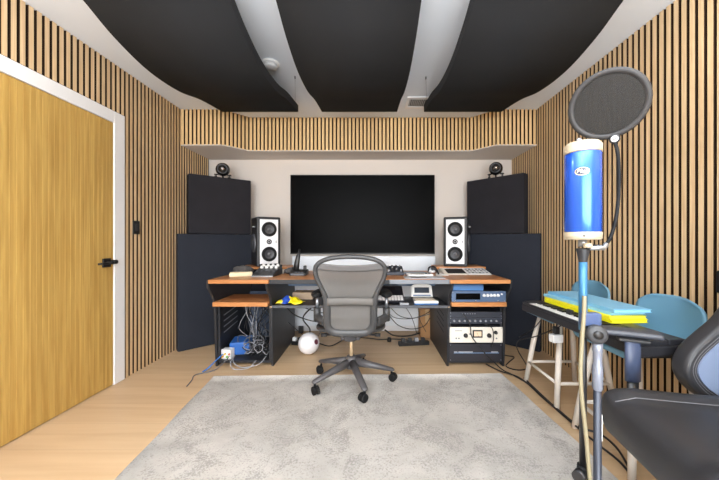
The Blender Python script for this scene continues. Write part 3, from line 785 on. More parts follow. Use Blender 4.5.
b = MB(); b.obox(C0, (0.27, 0.27, 0.022), til); b.build('body', 'gear_darker', parent=t, bevel=0.004)
for i in range(9):
    b = MB(); b.obox(C0 + til @ Vector((-0.115 + 0.0285 * i, -0.088, 0.014)), (0.024, 0.075, 0.010), til); b.build('key', 'white_plastic', parent=t, bevel=0.001)
b = MB(); b.obox(C0 + til @ Vector((0.09, 0.08, 0.0125)), (0.045, 0.06, 0.004), til); b.build('screen', 'gear_dark', parent=t)
b = MB(); b.obox((0.20, 3.055, 0.6005), (0.2, 0.012, 0.069)); b.build('rear_foot', 'gear_darker', parent=t)
b = MB(); b.box(0.262, 0.345, 2.775, 2.825, 0.5655, 0.580); tag(b.build('adapter', mat('adapter_grey', (168, 170, 174), 0.5), bevel=0.003), 'flat grey adapter beside the black tilted controller', 'adapter')
# white handheld console with flip-up screen
t = thing('flip_console', (0.51, 2.88, 0.5655), 'white flip-up electronic organiser with dark screen on the tray', 'organiser')
b = MB(); b.prism([(0.395, 2.775), (0.615, 2.775), (0.595, 2.965), (0.405, 2.965)], lambda u, v, w: Vector((u, v, w)), 0.579, 0.60); b.build('body', mat('console_white', (228, 228, 222), 0.4), parent=t, bevel=0.004)
b = MB(); b.prism([(0.397, 2.777), (0.613, 2.777), (0.594, 2.96), (0.406, 2.96)], lambda u, v, w: Vector((u, v, w)), 0.5658, 0.579); b.build('base', mat('console_blue', (40, 92, 150), 0.4), parent=t, bevel=0.002)
for r_ in range(3):
    for i in range(9):
        b = MB(); b.box(0.415 + 0.0195 * i, 0.429 + 0.0195 * i, 2.80 + 0.038 * r_, 2.825 + 0.038 * r_, 0.600, 0.6035); b.build('key', mat('console_key', (214, 200, 176), 0.5) if 'ck' not in M else M['ck'], parent=t); 
tl = Matrix.Rotation(R(-72), 3, 'X').to_3x3()
lid_rot = Matrix.Rotation(R(72), 3, 'X')
LC = Vector((0.495, 2.985, 0.664))
b = MB(); b.prism([(-0.105, -0.062), (0.105, -0.062), (0.098, 0.045), (0.07, 0.060), (-0.07, 0.060), (-0.098, 0.045)], lambda u, v, w: LC + lid_rot @ Vector((u, v, w)), -0.008, 0.008); ld = b.build('lid', mat('console_lid', (232, 232, 228), 0.4), parent=t, bevel=0.003)
b = MB(); b.prism([(-0.072, -0.026), (0.072, -0.026), (0.072, 0.028), (-0.072, 0.028)], lambda u, v, w: LC + lid_rot @ Vector((u, v, w)), 0.007, 0.0095); b.build('screen', mat('console_screen', (36, 48, 62), 0.3), parent=ld)
b = MB(); b.prism([(-0.085, -0.056), (0.085, -0.056), (0.085, -0.044), (-0.085, -0.044)], lambda u, v, w: LC + lid_rot @ Vector((u, v, w)), 0.006, 0.010); b.build('hinge', 'gear_blue', parent=ld)

# ---------------------------------------------------------------- under the desk
t = thing('cardboard_box', (0.66, 3.68, 0), 'tall brown cardboard box standing under the desk by the right pedestal', 'box')
b = MB(); b.box(0.585, 0.74, 3.60, 3.77, 0.001, 0.34); b.build('body', mat('cardboard_brown', (176, 132, 88), 0.8), parent=t, bevel=0.002)
b = MB(); b.box(0.64, 0.68, 3.5985, 3.6002, 0.18, 0.3405); b.build('tape', mat('tape_tan', (196, 164, 120), 0.4), parent=t)
t = thing('power_strip', (0.43, 3.40, 0), 'black power strip on the floor by the right pedestal', 'power strip')
b = MB(); b.obox((0.47, 3.36, 0.022), (0.34, 0.06, 0.042), rotz(R(8))); b.build('body', 'plastic_black', parent=t, bevel=0.005)
for i in range(4):
    p = Vector((0.47, 3.36, 0.0)) + rotz(R(8)) @ Vector((-0.12 + 0.075 * i, 0, 0)); p.z = 0.043
    b = MB(); b.obox(p + Vector((0, 0, 0.018)), (0.04, 0.04, 0.036), rotz(R(8))); b.build('plug', 'plastic_dark' if i != 2 else 'cable_light', parent=t, bevel=0.004)
t = thing('power_strip', (-0.78, 3.42, 0), 'dark power strip with a white plug behind the white ball', 'power strip')
b = MB(); b.obox((-0.775, 3.36, 0.022), (0.20, 0.06, 0.042), rotz(R(-14))); b.build('body', 'plastic_black', parent=t, bevel=0.005)
for i in range(3):
    p = Vector((-0.775, 3.36, 0.0)) + rotz(R(-14)) @ Vector((-0.07 + 0.06 * i, 0, 0)); p.z = 0.043
    b = MB(); b.obox(p + Vector((0, 0, 0.02)), (0.04, 0.04, 0.04), rotz(R(-14))); b.build('plug', 'white_plastic' if i == 0 else 'plastic_black', parent=t, bevel=0.004)
# ball
bc = Vector((-0.632, 3.10, 0.1075)); br = 0.1065
t = thing('ball', (bc.x, bc.y, 0), 'white ball with a dark red emblem under the desk left of the chair', 'ball')
b = MB(); b.sphere(bc, br, 40); b.build('body', mat('ball_white', (236, 234, 236), 0.3), parent=t)
ed = Vector((0.82, -0.50, 0.30)).normalized()
b = MB(); b.lathe([(0.026, math.sqrt(br * br - 0.026 ** 2) + 0.0006), (0.024, math.sqrt(br * br - 0.024 ** 2) + 0.001), (0.014, math.sqrt(br * br - 0.014 ** 2) + 0.001), (0.0, br + 0.001)], bc, ed, 24, mis=[0, 0, 0]); b.build('emblem', [mat('emblem_maroon', (96, 40, 56), 0.4), mat('emblem_pale', (200, 180, 190), 0.4)], parent=t)
# cables under the desk
ud = [
    ([W(314, 305, 3.0), W(303, 318, 3.05), W(310, 330, 3.3), W(306, 342, 3.45)], 'cable_black', 0.007, 'thick black cable dropping behind the white ball'),
    ([W(285, 306, 3.05), W(297, 316, 3.2), W(320, 322, 3.3), W(345, 318, 3.25), W(360, 306, 3.1)], 'cable_black', 0.006, 'black cable swagged under the left half of the tray'),
    ([W(300, 306, 3.15), W(318, 312, 3.3), W(340, 314, 3.3), W(352, 306, 3.15)], 'cable_black', 0.004, 'thin black cable just below the left half of the tray'),
    ([W(288, 322, 3.3), W(302, 334, 3.5), W(312, 338, 3.55)], 'cable_black', 0.004, 'short black cable beside the left pedestal'),
    ([W(328, 306, 3.1), W(326, 322, 3.3), W(318, 336, 3.45)], 'cable_grey', 0.004, 'thin grey cable hanging above the white ball'),
    ([W(388, 305, 3.05), W(400, 316, 3.2), W(414, 318, 3.25), W(429, 312, 3.15), W(431, 306, 3.0)], 'cable_black', 0.004, 'upper black cable loop under the white organiser'),
    ([W(388, 313, 3.05), W(396, 318, 3.2), W(412, 318.5, 3.25), W(430, 314, 3.15)], 'cable_grey', 0.004, 'grey cable loop under the white organiser'),
    ([W(388, 314, 3.05), W(398, 325, 3.2), W(411, 329, 3.3), W(424, 326, 3.3), W(430, 318, 3.2)], 'cable_black', 0.0045, 'lower deep black cable loop beside the right pedestal'),
    ([W(405, 306, 3.1), W(412, 318, 3.3), W(417, 334, 3.45)], 'cable_black', 0.0035, 'thin black cable running down to the right power strip'),
    ([W(418, 306, 3.1), W(420, 320, 3.3), W(426, 332, 3.42)], 'cable_black', 0.0035, 'thin black cable next to the brown box'),
    ([W(385, 330, 2.95), W(394, 335.5, 3.15), W(408, 336, 3.30), W(420, 333, 3.38)], 'cable_black', 0.008, 'thick black cable sagging behind the chair toward the right strip'),
]
for pts, m_, r_, lab in ud: cable(pts, r_, m_, lab)
cable([G(318, 343, 0.01), G(330, 346, 0.008), G(341, 341, 0.008), G(348, 337, 0.01), G(368, 338, 0.008), G(380, 339.5, 0.008), G(392, 339, 0.008), G(408, 340, 0.008)], 0.006, 'cable_black', 'black cable lying across the floor behind the chair')
t = thing('plug_adapter', G(389, 340), 'small round black plug on the floor right of the chair', 'plug')
p = G(389, 340); b = MB(); b.lathe([(0.001, 0.001), (0.024, 0.001), (0.026, 0.02), (0.02, 0.045), (0.001, 0.048)], p + Vector((0, -0.05, 0.0)), n=18); b.build('body', 'plastic_black', parent=t)
cable([W(450, 255, 3.3)*0 + Vector((0.835, 2.765, 0.49)), Vector((0.89, 2.745, 0.40)), Vector((0.90, 2.73, 0.30)), Vector((0.955, 2.725, 0.22)), Vector((1.04, 2.72, 0.12)), Vector((1.16, 2.70, 0.012)), Vector((1.20, 2.62, 0.008)), Vector((1.26, 2.44, 0.008))], 0.005, 'cable_black', 'black cable hanging down across the cream preamp')
cable([Vector((1.02, 2.77, 0.40)), Vector((1.085, 2.745, 0.37)), Vector((1.10, 2.735, 0.29)), Vector((1.09, 2.74, 0.22)), Vector((1.09, 2.76, 0.19))], 0.004, 'cable_black', 'short black cable over the right end of the cream preamp')
# floor cables on the right
def gp(lst, z=0.007): return [G(a, c, z) for a, c in lst]
cable([Vector((1.235, 3.0, 0.12)), Vector((1.28, 2.95, 0.05))] + gp([(514, 357), (509, 362), (506, 366), (512, 369), (520, 370), (528, 369)]), 0.005, 'cable_black', 'black cable curling out beside the right pedestal')
cable(gp([(486, 364), (500, 371), (516, 376), (528, 384), (541, 396), (556, 409), (570, 421), (584, 433), (600, 446)], 0.02) + gp([(620, 462), (640, 486)], 0.007), 0.006, 'cable_black', 'long black cable running along the right edge of the rug')
cable(gp([(524, 378), (545, 398), (562, 413), (580, 427), (600, 434), (616, 447), (628, 466), (640, 490)], 0.008), 0.006, 'cable_black', 'second black cable beside the rug curving toward the leather chair')
#PART3
# ================================================================== MESH OFFICE CHAIR
CX, CY = -0.160, 2.47
ch = thing('office_chair', (CX, CY, 0), 'grey mesh office chair seen from behind at the desk', 'chair')
M['frame_grey'] = mat('chair_frame', (64, 64, 65), 0.42, 0.15)
M['base_grey'] = mat('chair_base', (84, 82, 84), 0.42, 0.2)
def mesh_mat(name, rgb, tr, sc=520):
    m = bpy.data.materials.new(name); m.use_nodes = True
    nt = m.node_tree; p = nt.nodes['Principled BSDF']; p.inputs['Roughness'].default_value = 0.7
    tc = nt.nodes.new('ShaderNodeTexCoord'); w = nt.nodes.new('ShaderNodeTexWave'); w.bands_direction = 'X'; w.inputs['Scale'].default_value = sc * 0.1; w.inputs['Distortion'].default_value = 0.4
    nt.links.new(tc.outputs['Object'], w.inputs['Vector'])
    cr = nt.nodes.new('ShaderNodeMixRGB'); cr.inputs[1].default_value = col(*[v * 0.78 for v in rgb]); cr.inputs[2].default_value = col(*[min(255, v * 1.1) for v in rgb])
    nt.links.new(w.outputs['Fac'], cr.inputs[0]); nt.links.new(cr.outputs[0], p.inputs['Base Color'])
    p.inputs['Alpha'].default_value = 1 - tr
    return m
def bd(py): return 2.150 + (py - 258) / 77.0 * 0.10
def BP(hx, py, dy=0.0): return W(350.2 + hx, py, bd(py)) + Vector((0, dy, 0))
half = [(0, 256.8), (10, 257.1), (20, 258.4), (28.5, 261.2), (34.0, 266.0), (35.0, 272), (32.8, 280), (28.8, 288), (25.4, 296), (23.8, 304), (23.4, 312), (23.4, 320), (22.2, 327), (17.5, 331.8), (11, 333.2), (0, 333.4)]
rad = lambda py: (0.016, 0.0165 if py < 292 else 0.0165 + min(1, (py - 292) / 14) * 0.0115)
loop = [(a, c) for a, c in half] + [(-a, c) for a, c in half[-2:0:-1]]
dense = []
Ln = len(loop)
for i in range(Ln):
    a, c, d, e = [Vector((*loop[(i + k) % Ln], 0)) for k in (-1, 0, 1, 2)]
    for k in range(4):
        t_ = k / 4
        dense.append(0.5 * ((2 * c) + (d - a) * t_ + (2 * a - 5 * c + 4 * d - e) * t_ * t_ + (3 * c - a - 3 * d + e) * t_ ** 3))
b = MB(); b.tube([BP(p.x, p.y) for p in dense], [rad(p.y) for p in dense], 14, closed=True, flat=(0, 1, 0))
b.build('back_frame', 'frame_grey', parent=ch)
def hw(py):
    best = half[3:13]
    for (a, c), (d, e) in zip(best, best[1:]):
        if c <= py <= e: return a + (d - a) * (py - c) / (e - c)
    return best[-1][0] if py > best[-1][1] else best[0][0]
def meshf(u, v):
    k = abs(2 * u - 1)
    top = 265.6 - 2.4 * k ** 2
    bot = 333.5 - 3 * k ** 4
    py = top + (bot - top) * v
    h = hw(max(py, 263.0)) - 0.5
    hx = (2 * u - 1) * h
    return BP(hx, py, 0.030 * (1 - k * k) * math.sin(math.pi * min(1, v * 1.05)))
b = MB(); b.grid(meshf, 30, 40); b.build('back_mesh', mesh_mat('chair_mesh', (98, 95, 92), 0.14), parent=ch)
def topband(u, v):
    k = abs(2 * u - 1)
    py = 265.4 - 2.4 * k ** 2 + 6.5 * v
    h = hw(max(py, 263.0)) - 1.0
    return BP((2 * u - 1) * h, py, -0.004 + 0.024 * (1 - k * k) * 0.25 * v)
b = MB(); b.grid(topband, 24, 4); b.build('mesh_border', mat('chair_border', (92, 90, 90), 0.6), parent=ch, solid=0.003)
def lumb(u, v):
    k = abs(2 * u - 1)
    py = 298 + 7.5 * v
    return BP((2 * u - 1) * 23.0, py, -0.012 + 0.022 * (1 - k * k) - 0.010 * math.sin(math.pi * v))
b = MB(); b.grid(lumb, 20, 6); b.build('lumbar_pad', mat('chair_lumbar', (98, 95, 92), 0.6), parent=ch, solid=0.006)
# spine bracket and tilt mechanism
b = MB(); b.tube(catmull([BP(0, 333, 0.02), (CX, 2.29, 0.415), (CX, 2.36, 0.40), (CX, 2.47, 0.40)], 5), [(0.02, 0.05)] * 16, 12, flat=(0, 0, 1)); b.build('spine_bracket', 'base_grey', parent=ch)
b = MB(); b.prism([(2.34, 0.385), (2.60, 0.385), (2.62, 0.41), (2.60, 0.435), (2.34, 0.43)], lambda u, v, w: Vector((w, u, v)), CX - 0.075, CX + 0.075); b.build('tilt_mechanism', 'base_grey', parent=ch, bevel=0.008)
for s in (-1, 1):
    b = MB(); b.cyl((CX + s * 0.075, 2.42, 0.41), (CX + s * 0.20, 2.42, 0.405), 0.008, n=10); b.cyl((CX + s * 0.19, 2.42, 0.405), (CX + s * 0.235, 2.42, 0.403), 0.014, n=12); b.build('lever', 'plastic_dark', parent=ch)
# seat
SZt = 0.475
def seatloop(k_):
    pts = []
    for i in range(40):
        a = 2 * math.pi * i / 40
        ex = 0.255 * k_ * (abs(math.cos(a)) ** 0.5) * (1 if math.cos(a) >= 0 else -1)
        ey = 0.225 * k_ * (abs(math.sin(a)) ** 0.5) * (1 if math.sin(a) >= 0 else -1)
        yy = 2.525 + ey
        zz = SZt - 0.004 - max(0, ey - 0.12) ** 2 * 3.0
        pts.append(Vector((CX + ex, yy, zz)))
    return pts
b = MB(); b.tube(seatloop(1.0), [(0.016, 0.022)] * 40, 10, closed=True, flat=(0, 0, 1)); b.build('seat_frame', 'frame_grey', parent=ch)
def seatf(u, v):
    x = (2 * u - 1); y = (2 * v - 1)
    # squircle mapping
    ex = 0.25 * x * math.sqrt(max(0, 1 - 0.12 * y * y)); ey = 0.22 * y * math.sqrt(max(0, 1 - 0.12 * x * x))
    return Vector((CX + ex, 2.525 + ey, SZt + 0.006 - 0.03 * (1 - x * x) * (1 - y * y) - max(0, ey - 0.12) ** 2 * 3.0))
b = MB(); b.grid(seatf, 16, 16); b.build('seat_mesh', 'frame_grey' if False else mesh_mat('seat_mesh', (104, 98, 94), 0.1), parent=ch)
b = MB()
for s in (-1, 1): b.tube([(CX + s * 0.06, 2.45, 0.42), (CX + s * 0.16, 2.47, 0.43), (CX + s * 0.245, 2.5, 0.462)], 0.014, 10)
b.build('seat_support', 'base_grey', parent=ch)
# armrests
for s in (-1, 1):
    ax = CX + s * 0.268 + 0.012
    b = MB(); b.tube(catmull([(ax - s * 0.075, 2.245, 0.555), (ax - s * 0.03, 2.30, 0.56), (ax + s * 0.005, 2.36, 0.57)], 5), [(0.035, 0.022)] * 11, 12, flat=(0, 0, 1))
    arm = b.build('armrest', 'frame_grey', parent=ch); 
    b = MB(); b.tube([(ax, 2.36, 0.535), (ax, 2.36, 0.635)], [(0.028, 0.034)] * 2, 16, flat=(1, 0, 0)); b.build('arm_sleeve', 'frame_grey', parent=arm)
    b = MB(); b.cyl((ax, 2.36, 0.63), (ax, 2.36, 0.72), 0.013, n=14); b.build('arm_post', 'silver', parent=arm)
    b = MB()
    pad = [Vector((ax - s * 0.008 * k / 8, 2.275 + 0.032 * k, 0.737 + (0.004 if 0 < k < 8 else 0))) for k in range(9)]
    rr = [(0.008, 0.015), (0.022, 0.038), (0.026, 0.046), (0.026, 0.047), (0.025, 0.046), (0.024, 0.045), (0.023, 0.043), (0.020, 0.036), (0.008, 0.015)]
    b.tube(pad, rr, 18, flat=(0, 0, 1)); b.build('arm_pad', 'rubber', parent=arm)
# gas column and star base
b = MB(); b.cyl((CX, CY, 0.19), (CX, CY, 0.40), 0.014, n=18); b.build('gas_column', mat('gas_beige_reflection', (200, 176, 142), 0.35, 0.2), parent=ch)  # beige reflection on the chrome column is put into its colour
b = MB(); b.cyl((CX, CY, 0.365), (CX, CY, 0.395), 0.025, n=18); b.build('column_cover', 'base_grey', parent=ch)
b = MB(); b.lathe([(0.001, 0.125), (0.046, 0.125), (0.050, 0.14), (0.044, 0.205), (0.034, 0.222), (0.001, 0.223)], (CX, CY, 0), n=24); b.build('base_hub', 'base_grey', parent=ch)
def caster(pos, roll, parent, r=0.031, w=0.05, zoff=0.0, m_='rubber'):
    b = MB()
    d = Vector((math.cos(roll), math.sin(roll), 0)); ax_ = Vector((-d.y, d.x, 0))
    c_ = Vector((pos[0], pos[1], zoff + r + 0.0005)) - d * 0.012
    for s in (-1, 1):
        b.lathe([(0.001, 0), (r * 0.6, 0.0), (r, 0.004), (r, w * 0.36), (r * 0.6, w * 0.42), (0.001, w * 0.42)], c_ + ax_ * s * 0.004, ax_ * s, 20)
    b.tube([c_ + Vector((0, 0, r * 0.9)) + d * 0.012, Vector((pos[0], pos[1], zoff + 2 * r + 0.02))], 0.009, 10)
    b.obox(c_ + Vector((0, 0, r * 0.75)), (r * 1.3, 0.014, r * 0.8), rotz(roll))
    return b.build('caster', m_, parent=parent)
for k_ in range(5):
    a = R(-69.7 + 72 * k_)
    d = Vector((math.cos(a), math.sin(a), 0))
    p0 = Vector((CX, CY, 0.170)) + d * 0.035; p1 = Vector((CX, CY, 0.135)) + d * 0.20; p2 = Vector((CX, CY, 0.103)) + d * 0.335
    b = MB(); b.tube([p0, p1, p2, p2 + d * 0.014 - Vector((0, 0, 0.004))], [(0.036, 0.030), (0.024, 0.027), (0.014, 0.024), (0.006, 0.014)], 14, flat=(0, 0, 1))
    b.build('base_leg', 'base_grey', parent=ch)
    q = Vector((CX, CY, 0)) + d * 0.328
    on = q.y < 2.60 and q.x > -1.3
    caster(q, a + 1.9 + 0.7 * k_, ch, zoff=0.0125 if q.y < 2.585 else 0.0)

# ================================================================== BLUE STOOLS
M['shell'] = mat('shell_blue', (104, 150, 176), 0.45, spec=0.4)
M['leg_white'] = mat('stool_white', (222, 216, 208), 0.5)
def stool(cx, cy, label):
    t = thing('bar_stool', (cx, cy, 0), label, 'stool', 'blue shell stools against the slatted wall')
    # shell: profile from front lip to back top; faces -x
    P_ = [(-0.205, 0.575), (-0.20, 0.602), (-0.12, 0.604), (0.02, 0.594), (0.12, 0.598), (0.160, 0.63), (0.190, 0.70), (0.205, 0.79), (0.214, 0.852)]
    pc = [(p.x, p.y) for p in catmull([(a, c, 0) for a, c in P_], 5)]
    n = len(pc) - 1
    def fn(u, v):
        f_ = v * n; i = min(int(f_), n - 1); tt = f_ - i
        x = pc[i][0] + (pc[i + 1][0] - pc[i][0]) * tt; z = pc[i][1] + (pc[i + 1][1] - pc[i][1]) * tt
        k_ = 2 * u - 1
        if v < 0.62: hw_ = 0.205 - 0.03 * max(0, 0.12 - v) / 0.12
        else: hw_ = 0.205 - 0.012 * (v - 0.62) / 0.38
        ends = 1.0
        # rounded top and front corners
        if v > 0.74:
            q = (v - 0.74) / 0.26; hw_ *= math.sqrt(max(0.0, 1 - q ** 3.5 * 0.72))
        curve = 0.03 * k_ * k_
        return Vector((cx + x - (curve if v > 0.6 else curve * v / 0.6 * 0.6), cy + k_ * hw_, z + (0.012 * k_ * k_ if 0.1 < v < 0.6 else 0) - 0.012 * k_ * k_ * max(0, v - 0.8) / 0.2))
    b = MB(); b.grid(fn, 18, 44); b.build('seat_shell', 'shell', parent=t, solid=0.012, bevel=0)
    ft = [(-0.20, 0.207), (-0.20, -0.207), (0.20, 0.207), (0.20, -0.207)]
    for fx, fy in ft:
        b = MB(); b.tube([(cx + fx * 0.62, cy + fy * 0.62, 0.578), (cx + fx * 0.80, cy + fy * 0.80, 0.34), (cx + fx, cy + fy, 0.0005)], [0.013, 0.020, 0.017], 14); b.build('leg', 'leg_white', parent=t)
    s_ = 0.93
    b = MB()
    b.build('x', 'leg_white', parent=t) if False else None
    zs = 0.165
    cr = [(-0.20 * s_, 0.207 * s_), (-0.20 * s_, -0.207 * s_), (0.20 * s_, -0.207 * s_), (0.20 * s_, 0.207 * s_)]
    for i in range(4):
        p, q = cr[i], cr[(i + 1) % 4]
        b = MB(); b.cyl((cx + p[0], cy + p[1], zs), (cx + q[0], cy + q[1], zs), 0.011, n=12); b.build('footrest', 'leg_white', parent=t)
    b = MB(); b.box(cx - 0.14, cx + 0.14, cy - 0.14, cy + 0.14, 0.560, 0.588); b.build('seat_bracket', 'plastic_dark', parent=t, bevel=0.004)
    return t
stool(1.472, 2.297, 'blue shell stool with white legs, under the far end of the piano keyboard')
stool(1.455, 1.675, 'blue shell stool with white legs, nearest the leather chair')

# power adapter hanging under the keyboard
t = thing('power_adapter', W(556, 336, 2.12), 'white power adapter with black plug hanging under the piano keyboard', 'power adapter')
p = W(556, 338, 2.05)
b = MB(); b.obox(p, (0.075, 0.05, 0.055), rotz(R(10))); b.build('body', 'white_plastic', parent=t, bevel=0.006)
b = MB(); b.obox(p + Vector((0, 0, 0.052)), (0.035, 0.035, 0.048)); b.build('plug', 'plastic_black', parent=t, bevel=0.006)
cable([p + Vector((0, 0, 0.075)), p + Vector((0.02, 0.0, 0.11)), p + Vector((0.045, 0.02, 0.10)), p + Vector((0.05, 0.05, 0.06)), p + Vector((-0.02, 0.2, -0.05)), p + Vector((-0.1, 0.35, -0.16)), G(532, 374, 0.01) + Vector((0, .05, .02))], 0.004, 'cable_black', 'thin black cable from the white hanging adapter toward the floor')
cable([W(541, 320, 2.3), W(535, 327, 2.4), W(527, 333, 2.55), W(519, 337, 2.8)], 0.004, 'cable_black', 'thin black cable leading from the keyboard to the corner absorber')

# ================================================================== PIANO KEYBOARD + BOOKS
ang = math.atan2(0.052, 0.925)          # near end drifts toward the wall
KB = Vector((1.145, 2.315, 0.624))      # far front corner (player side), bottom
u_ = Vector((0.056, -0.93, 0)).normalized(); v_ = Vector((-u_.y, u_.x, 0))   # u along the keys, v toward the wall
if v_.x < 0: v_ = -v_
KL, KW = 0.94, 0.25
kb = thing('piano_keyboard', KB + u_ * KL / 2 + v_ * KW / 2, 'black electronic piano keyboard lying across the two blue stools', 'keyboard')
def KP(a, c, z): return KB + u_ * a + v_ * c + Vector((0, 0, z))
def kbox(name, a0, a1, c0, c1, z0, z1, m_, parent=kb, bev=0.003):
    b = MB(); b.add([KP(a0, c0, z0), KP(a1, c0, z0), KP(a1, c1, z0), KP(a0, c1, z0), KP(a0, c0, z1), KP(a1, c0, z1), KP(a1, c1, z1), KP(a0, c1, z1)],
                    [(0, 1, 2, 3), (4, 7, 6, 5), (0, 4, 5, 1), (1, 5, 6, 2), (2, 6, 7, 3), (3, 7, 4, 0)])
    return b.build(name, m_, parent=parent, bevel=bev)
M['kb_black'] = mat('keyboard_black', (40, 41, 46), 0.4)
kbox('body', 0, KL, 0, KW, 0.0, 0.050, 'kb_black', bev=0.008)
kbox('front_rail', 0.004, KL - 0.004, 0.001, 0.013, 0.0505, 0.067, 'kb_black', bev=0.003)
kbox('control_panel', 0.02, KL - 0.004, 0.155, KW - 0.004, 0.0505, 0.078, 'kb_black', bev=0.006)
kbox('end_block', 0.004, 0.075, 0.0135, 0.153, 0.0505, 0.074, 'kb_black', bev=0.005)
kbox('end_block', KL - 0.085, KL - 0.004, 0.0135, 0.153, 0.0505, 0.074, 'kb_black', bev=0.005)
nk = 36; k0, k1 = 0.078, KL - 0.088; kw = (k1 - k0) / nk
for i in range(nk):
    kbox('white_key', k0 + i * kw + 0.0006, k0 + (i + 1) * kw - 0.0006, 0.0138, 0.152, 0.0505, 0.068, 'white_plastic', bev=0)
for i in range(nk - 1):
    if i % 7 in (0, 1, 3, 4, 5):
        kbox('black_key', k0 + (i + 1) * kw - 0.006, k0 + (i + 1) * kw + 0.006, 0.062, 0.152, 0.0685, 0.079, 'plastic_black', bev=0)
# books lying on the back of the keyboard
def book(a0, a1, c0, c1, z, th, rgb, label, skew=0.0):
    o_ = (KP(a0, c0, z) + KP(a1, c1, z)) / 2
    t = thing('music_book', o_, label, 'book', 'stacked blue and yellow books on the piano keyboard')
    def Q(a, c, zz):
        p = KP(a, c, zz); d = p - o_
        return o_ + Matrix.Rotation(skew, 3, 'Z') @ Vector((d.x, d.y, 0)) + Vector((0, 0, d.z))
    def qbox(name, A0, A1, C0, C1, Z0, Z1, m_, bev):
        b = MB(); b.add([Q(A0, C0, Z0), Q(A1, C0, Z0), Q(A1, C1, Z0), Q(A0, C1, Z0), Q(A0, C0, Z1), Q(A1, C0, Z1), Q(A1, C1, Z1), Q(A0, C1, Z1)],
              [(0, 1, 2, 3), (4, 7, 6, 5), (0, 4, 5, 1), (1, 5, 6, 2), (2, 6, 7, 3), (3, 7, 4, 0)]); return b.build(name, m_, parent=t, bevel=bev)
    cm = mat('cover_%d_%d' % (rgb[0], int(z * 1000)), rgb, 0.4)
    qbox('cover', a0, a1, c0, c1, z, z + 0.0035, cm, 0.001); qbox('cover', a0, a1, c0, c1, z + th - 0.0035, z + th, cm, 0.001)
    qbox('spine', a0, a1, c0 - 0.0, c0 + 0.004, z + 0.0036, z + th - 0.0036, cm, 0)
    qbox('pages', a0 + 0.004, a1 - 0.004, c0 + 0.0045, c1 - 0.004, z + 0.0036, z + th - 0.0036, mat('pages_%d_%d' % (rgb[0], int(z * 1000)), tuple(min(255, v + 25) for v in rgb), 0.8), 0)
z = 0.0795
book(0.09, 0.67, 0.120, 0.33, z, 0.019, (226, 222, 20), 'bright yellow book at the bottom of the pile on the keyboard', 0.0); z += 0.0193
book(0.08, 0.66, 0.125, 0.335, z, 0.018, (236, 226, 40), 'second yellow book from the bottom, under the blue books', R(-1)); z += 0.0183
book(0.06, 0.64, 0.135, 0.345, z, 0.018, (140, 196, 220), 'pale blue book lying on the yellow books', R(1)); z += 0.0183
book(0.07, 0.67, 0.150, 0.36, z, 0.019, (120, 182, 216), 'sky blue book on top of the pile on the keyboard', R(-2.5))
t = thing('clip', KP(0.36, 0.05, 0.08), 'small black clip on the keyboard beside the yellow books', 'clip')
b = MB(); b.obox(KP(0.43, 0.062, 0.091), (0.02, 0.045, 0.024)); b.build('body', 'plastic_black', parent=t, bevel=0.004)

# ================================================================== LEATHER GAMING CHAIR
GX, GY = 1.196, 0.979
gc = thing('gaming_chair', (GX, GY, 0), 'black leather chair with high back in the right foreground', 'chair')
TG = at((GX, GY, 0), R(-8))
M['leather'] = mat('leather_black', (44, 44, 47), 0.42, spec=0.5, bump=0.15, bscale=260)
M['leather_sheen'] = mat('leather_sky_sheen', (120, 134, 160), 0.38, spec=0.5, bump=0.1, bscale=260)  # sky sheen on black leather, put into the base colour
M['stitch'] = mat('stitching', (104, 104, 108), 0.6)
# seat: cross-section swept across the width, soft front
def seatsec(k_):
    # k_ -1..1 across the width; bolsters at the sides
    bol = 0.030 * max(0, (abs(k_) - 0.62) / 0.38) ** 0.7
    e = max(0, abs(k_) - 0.9) / 0.1
    pts = [(-0.22, 0.365), (-0.262, 0.375), (-0.285, 0.415), (-0.287, 0.475), (-0.270, 0.518), (-0.20, 0.537), (-0.05, 0.532), (0.10, 0.528), (0.24, 0.530), (0.27, 0.49), (0.27, 0.42), (0.24, 0.365)]
    return [(x * (1 - 0.06 * e), z + (bol - 0.035 * e if z > 0.43 else 0.03 * e)) for x, z in pts]
b = MB()
NS = 28; ring = None
for j in range(NS + 1):
    k_ = -1 + 2 * j / NS
    sec = [(p.x, p.y) for p in catmull([(x, z, 0) for x, z in seatsec(k_)] + [(seatsec(k_)[0][0], seatsec(k_)[0][1], 0)], 3)][:-1]
    b.v += [Vector((x, 0.26 * k_, z)) for x, z in sec]; n_ = len(sec)
for j in range(NS):
    for i in range(n_):
        i2 = (i + 1) % n_
        b.f.append((j * n_ + i, (j + 1) * n_ + i, (j + 1) * n_ + i2, j * n_ + i2)); b.m.append(0); b.s.append(True)
b.f.append(tuple(range(n_))); b.m.append(0); b.s.append(False)
b.f.append(tuple(range(NS * n_ + n_ - 1, NS * n_ - 1, -1))); b.m.append(0); b.s.append(False)
seat = b.xf(TG).build('seat', 'leather', parent=gc)
b = MB(); b.tube([TG @ Vector((x, 0.172, z)) for x, z in ((-0.272, 0.528), (-0.20, 0.5475), (-0.05, 0.5425), (0.10, 0.5385), (0.2, 0.540))], 0.002, 6)
b.build('seam', 'stitch', parent=seat)
b = MB(); b.box(-0.16, 0.16, -0.12, 0.12, 0.325, 0.365); b.xf(TG).build('seat_mechanism', 'plastic_black', parent=gc, bevel=0.006)
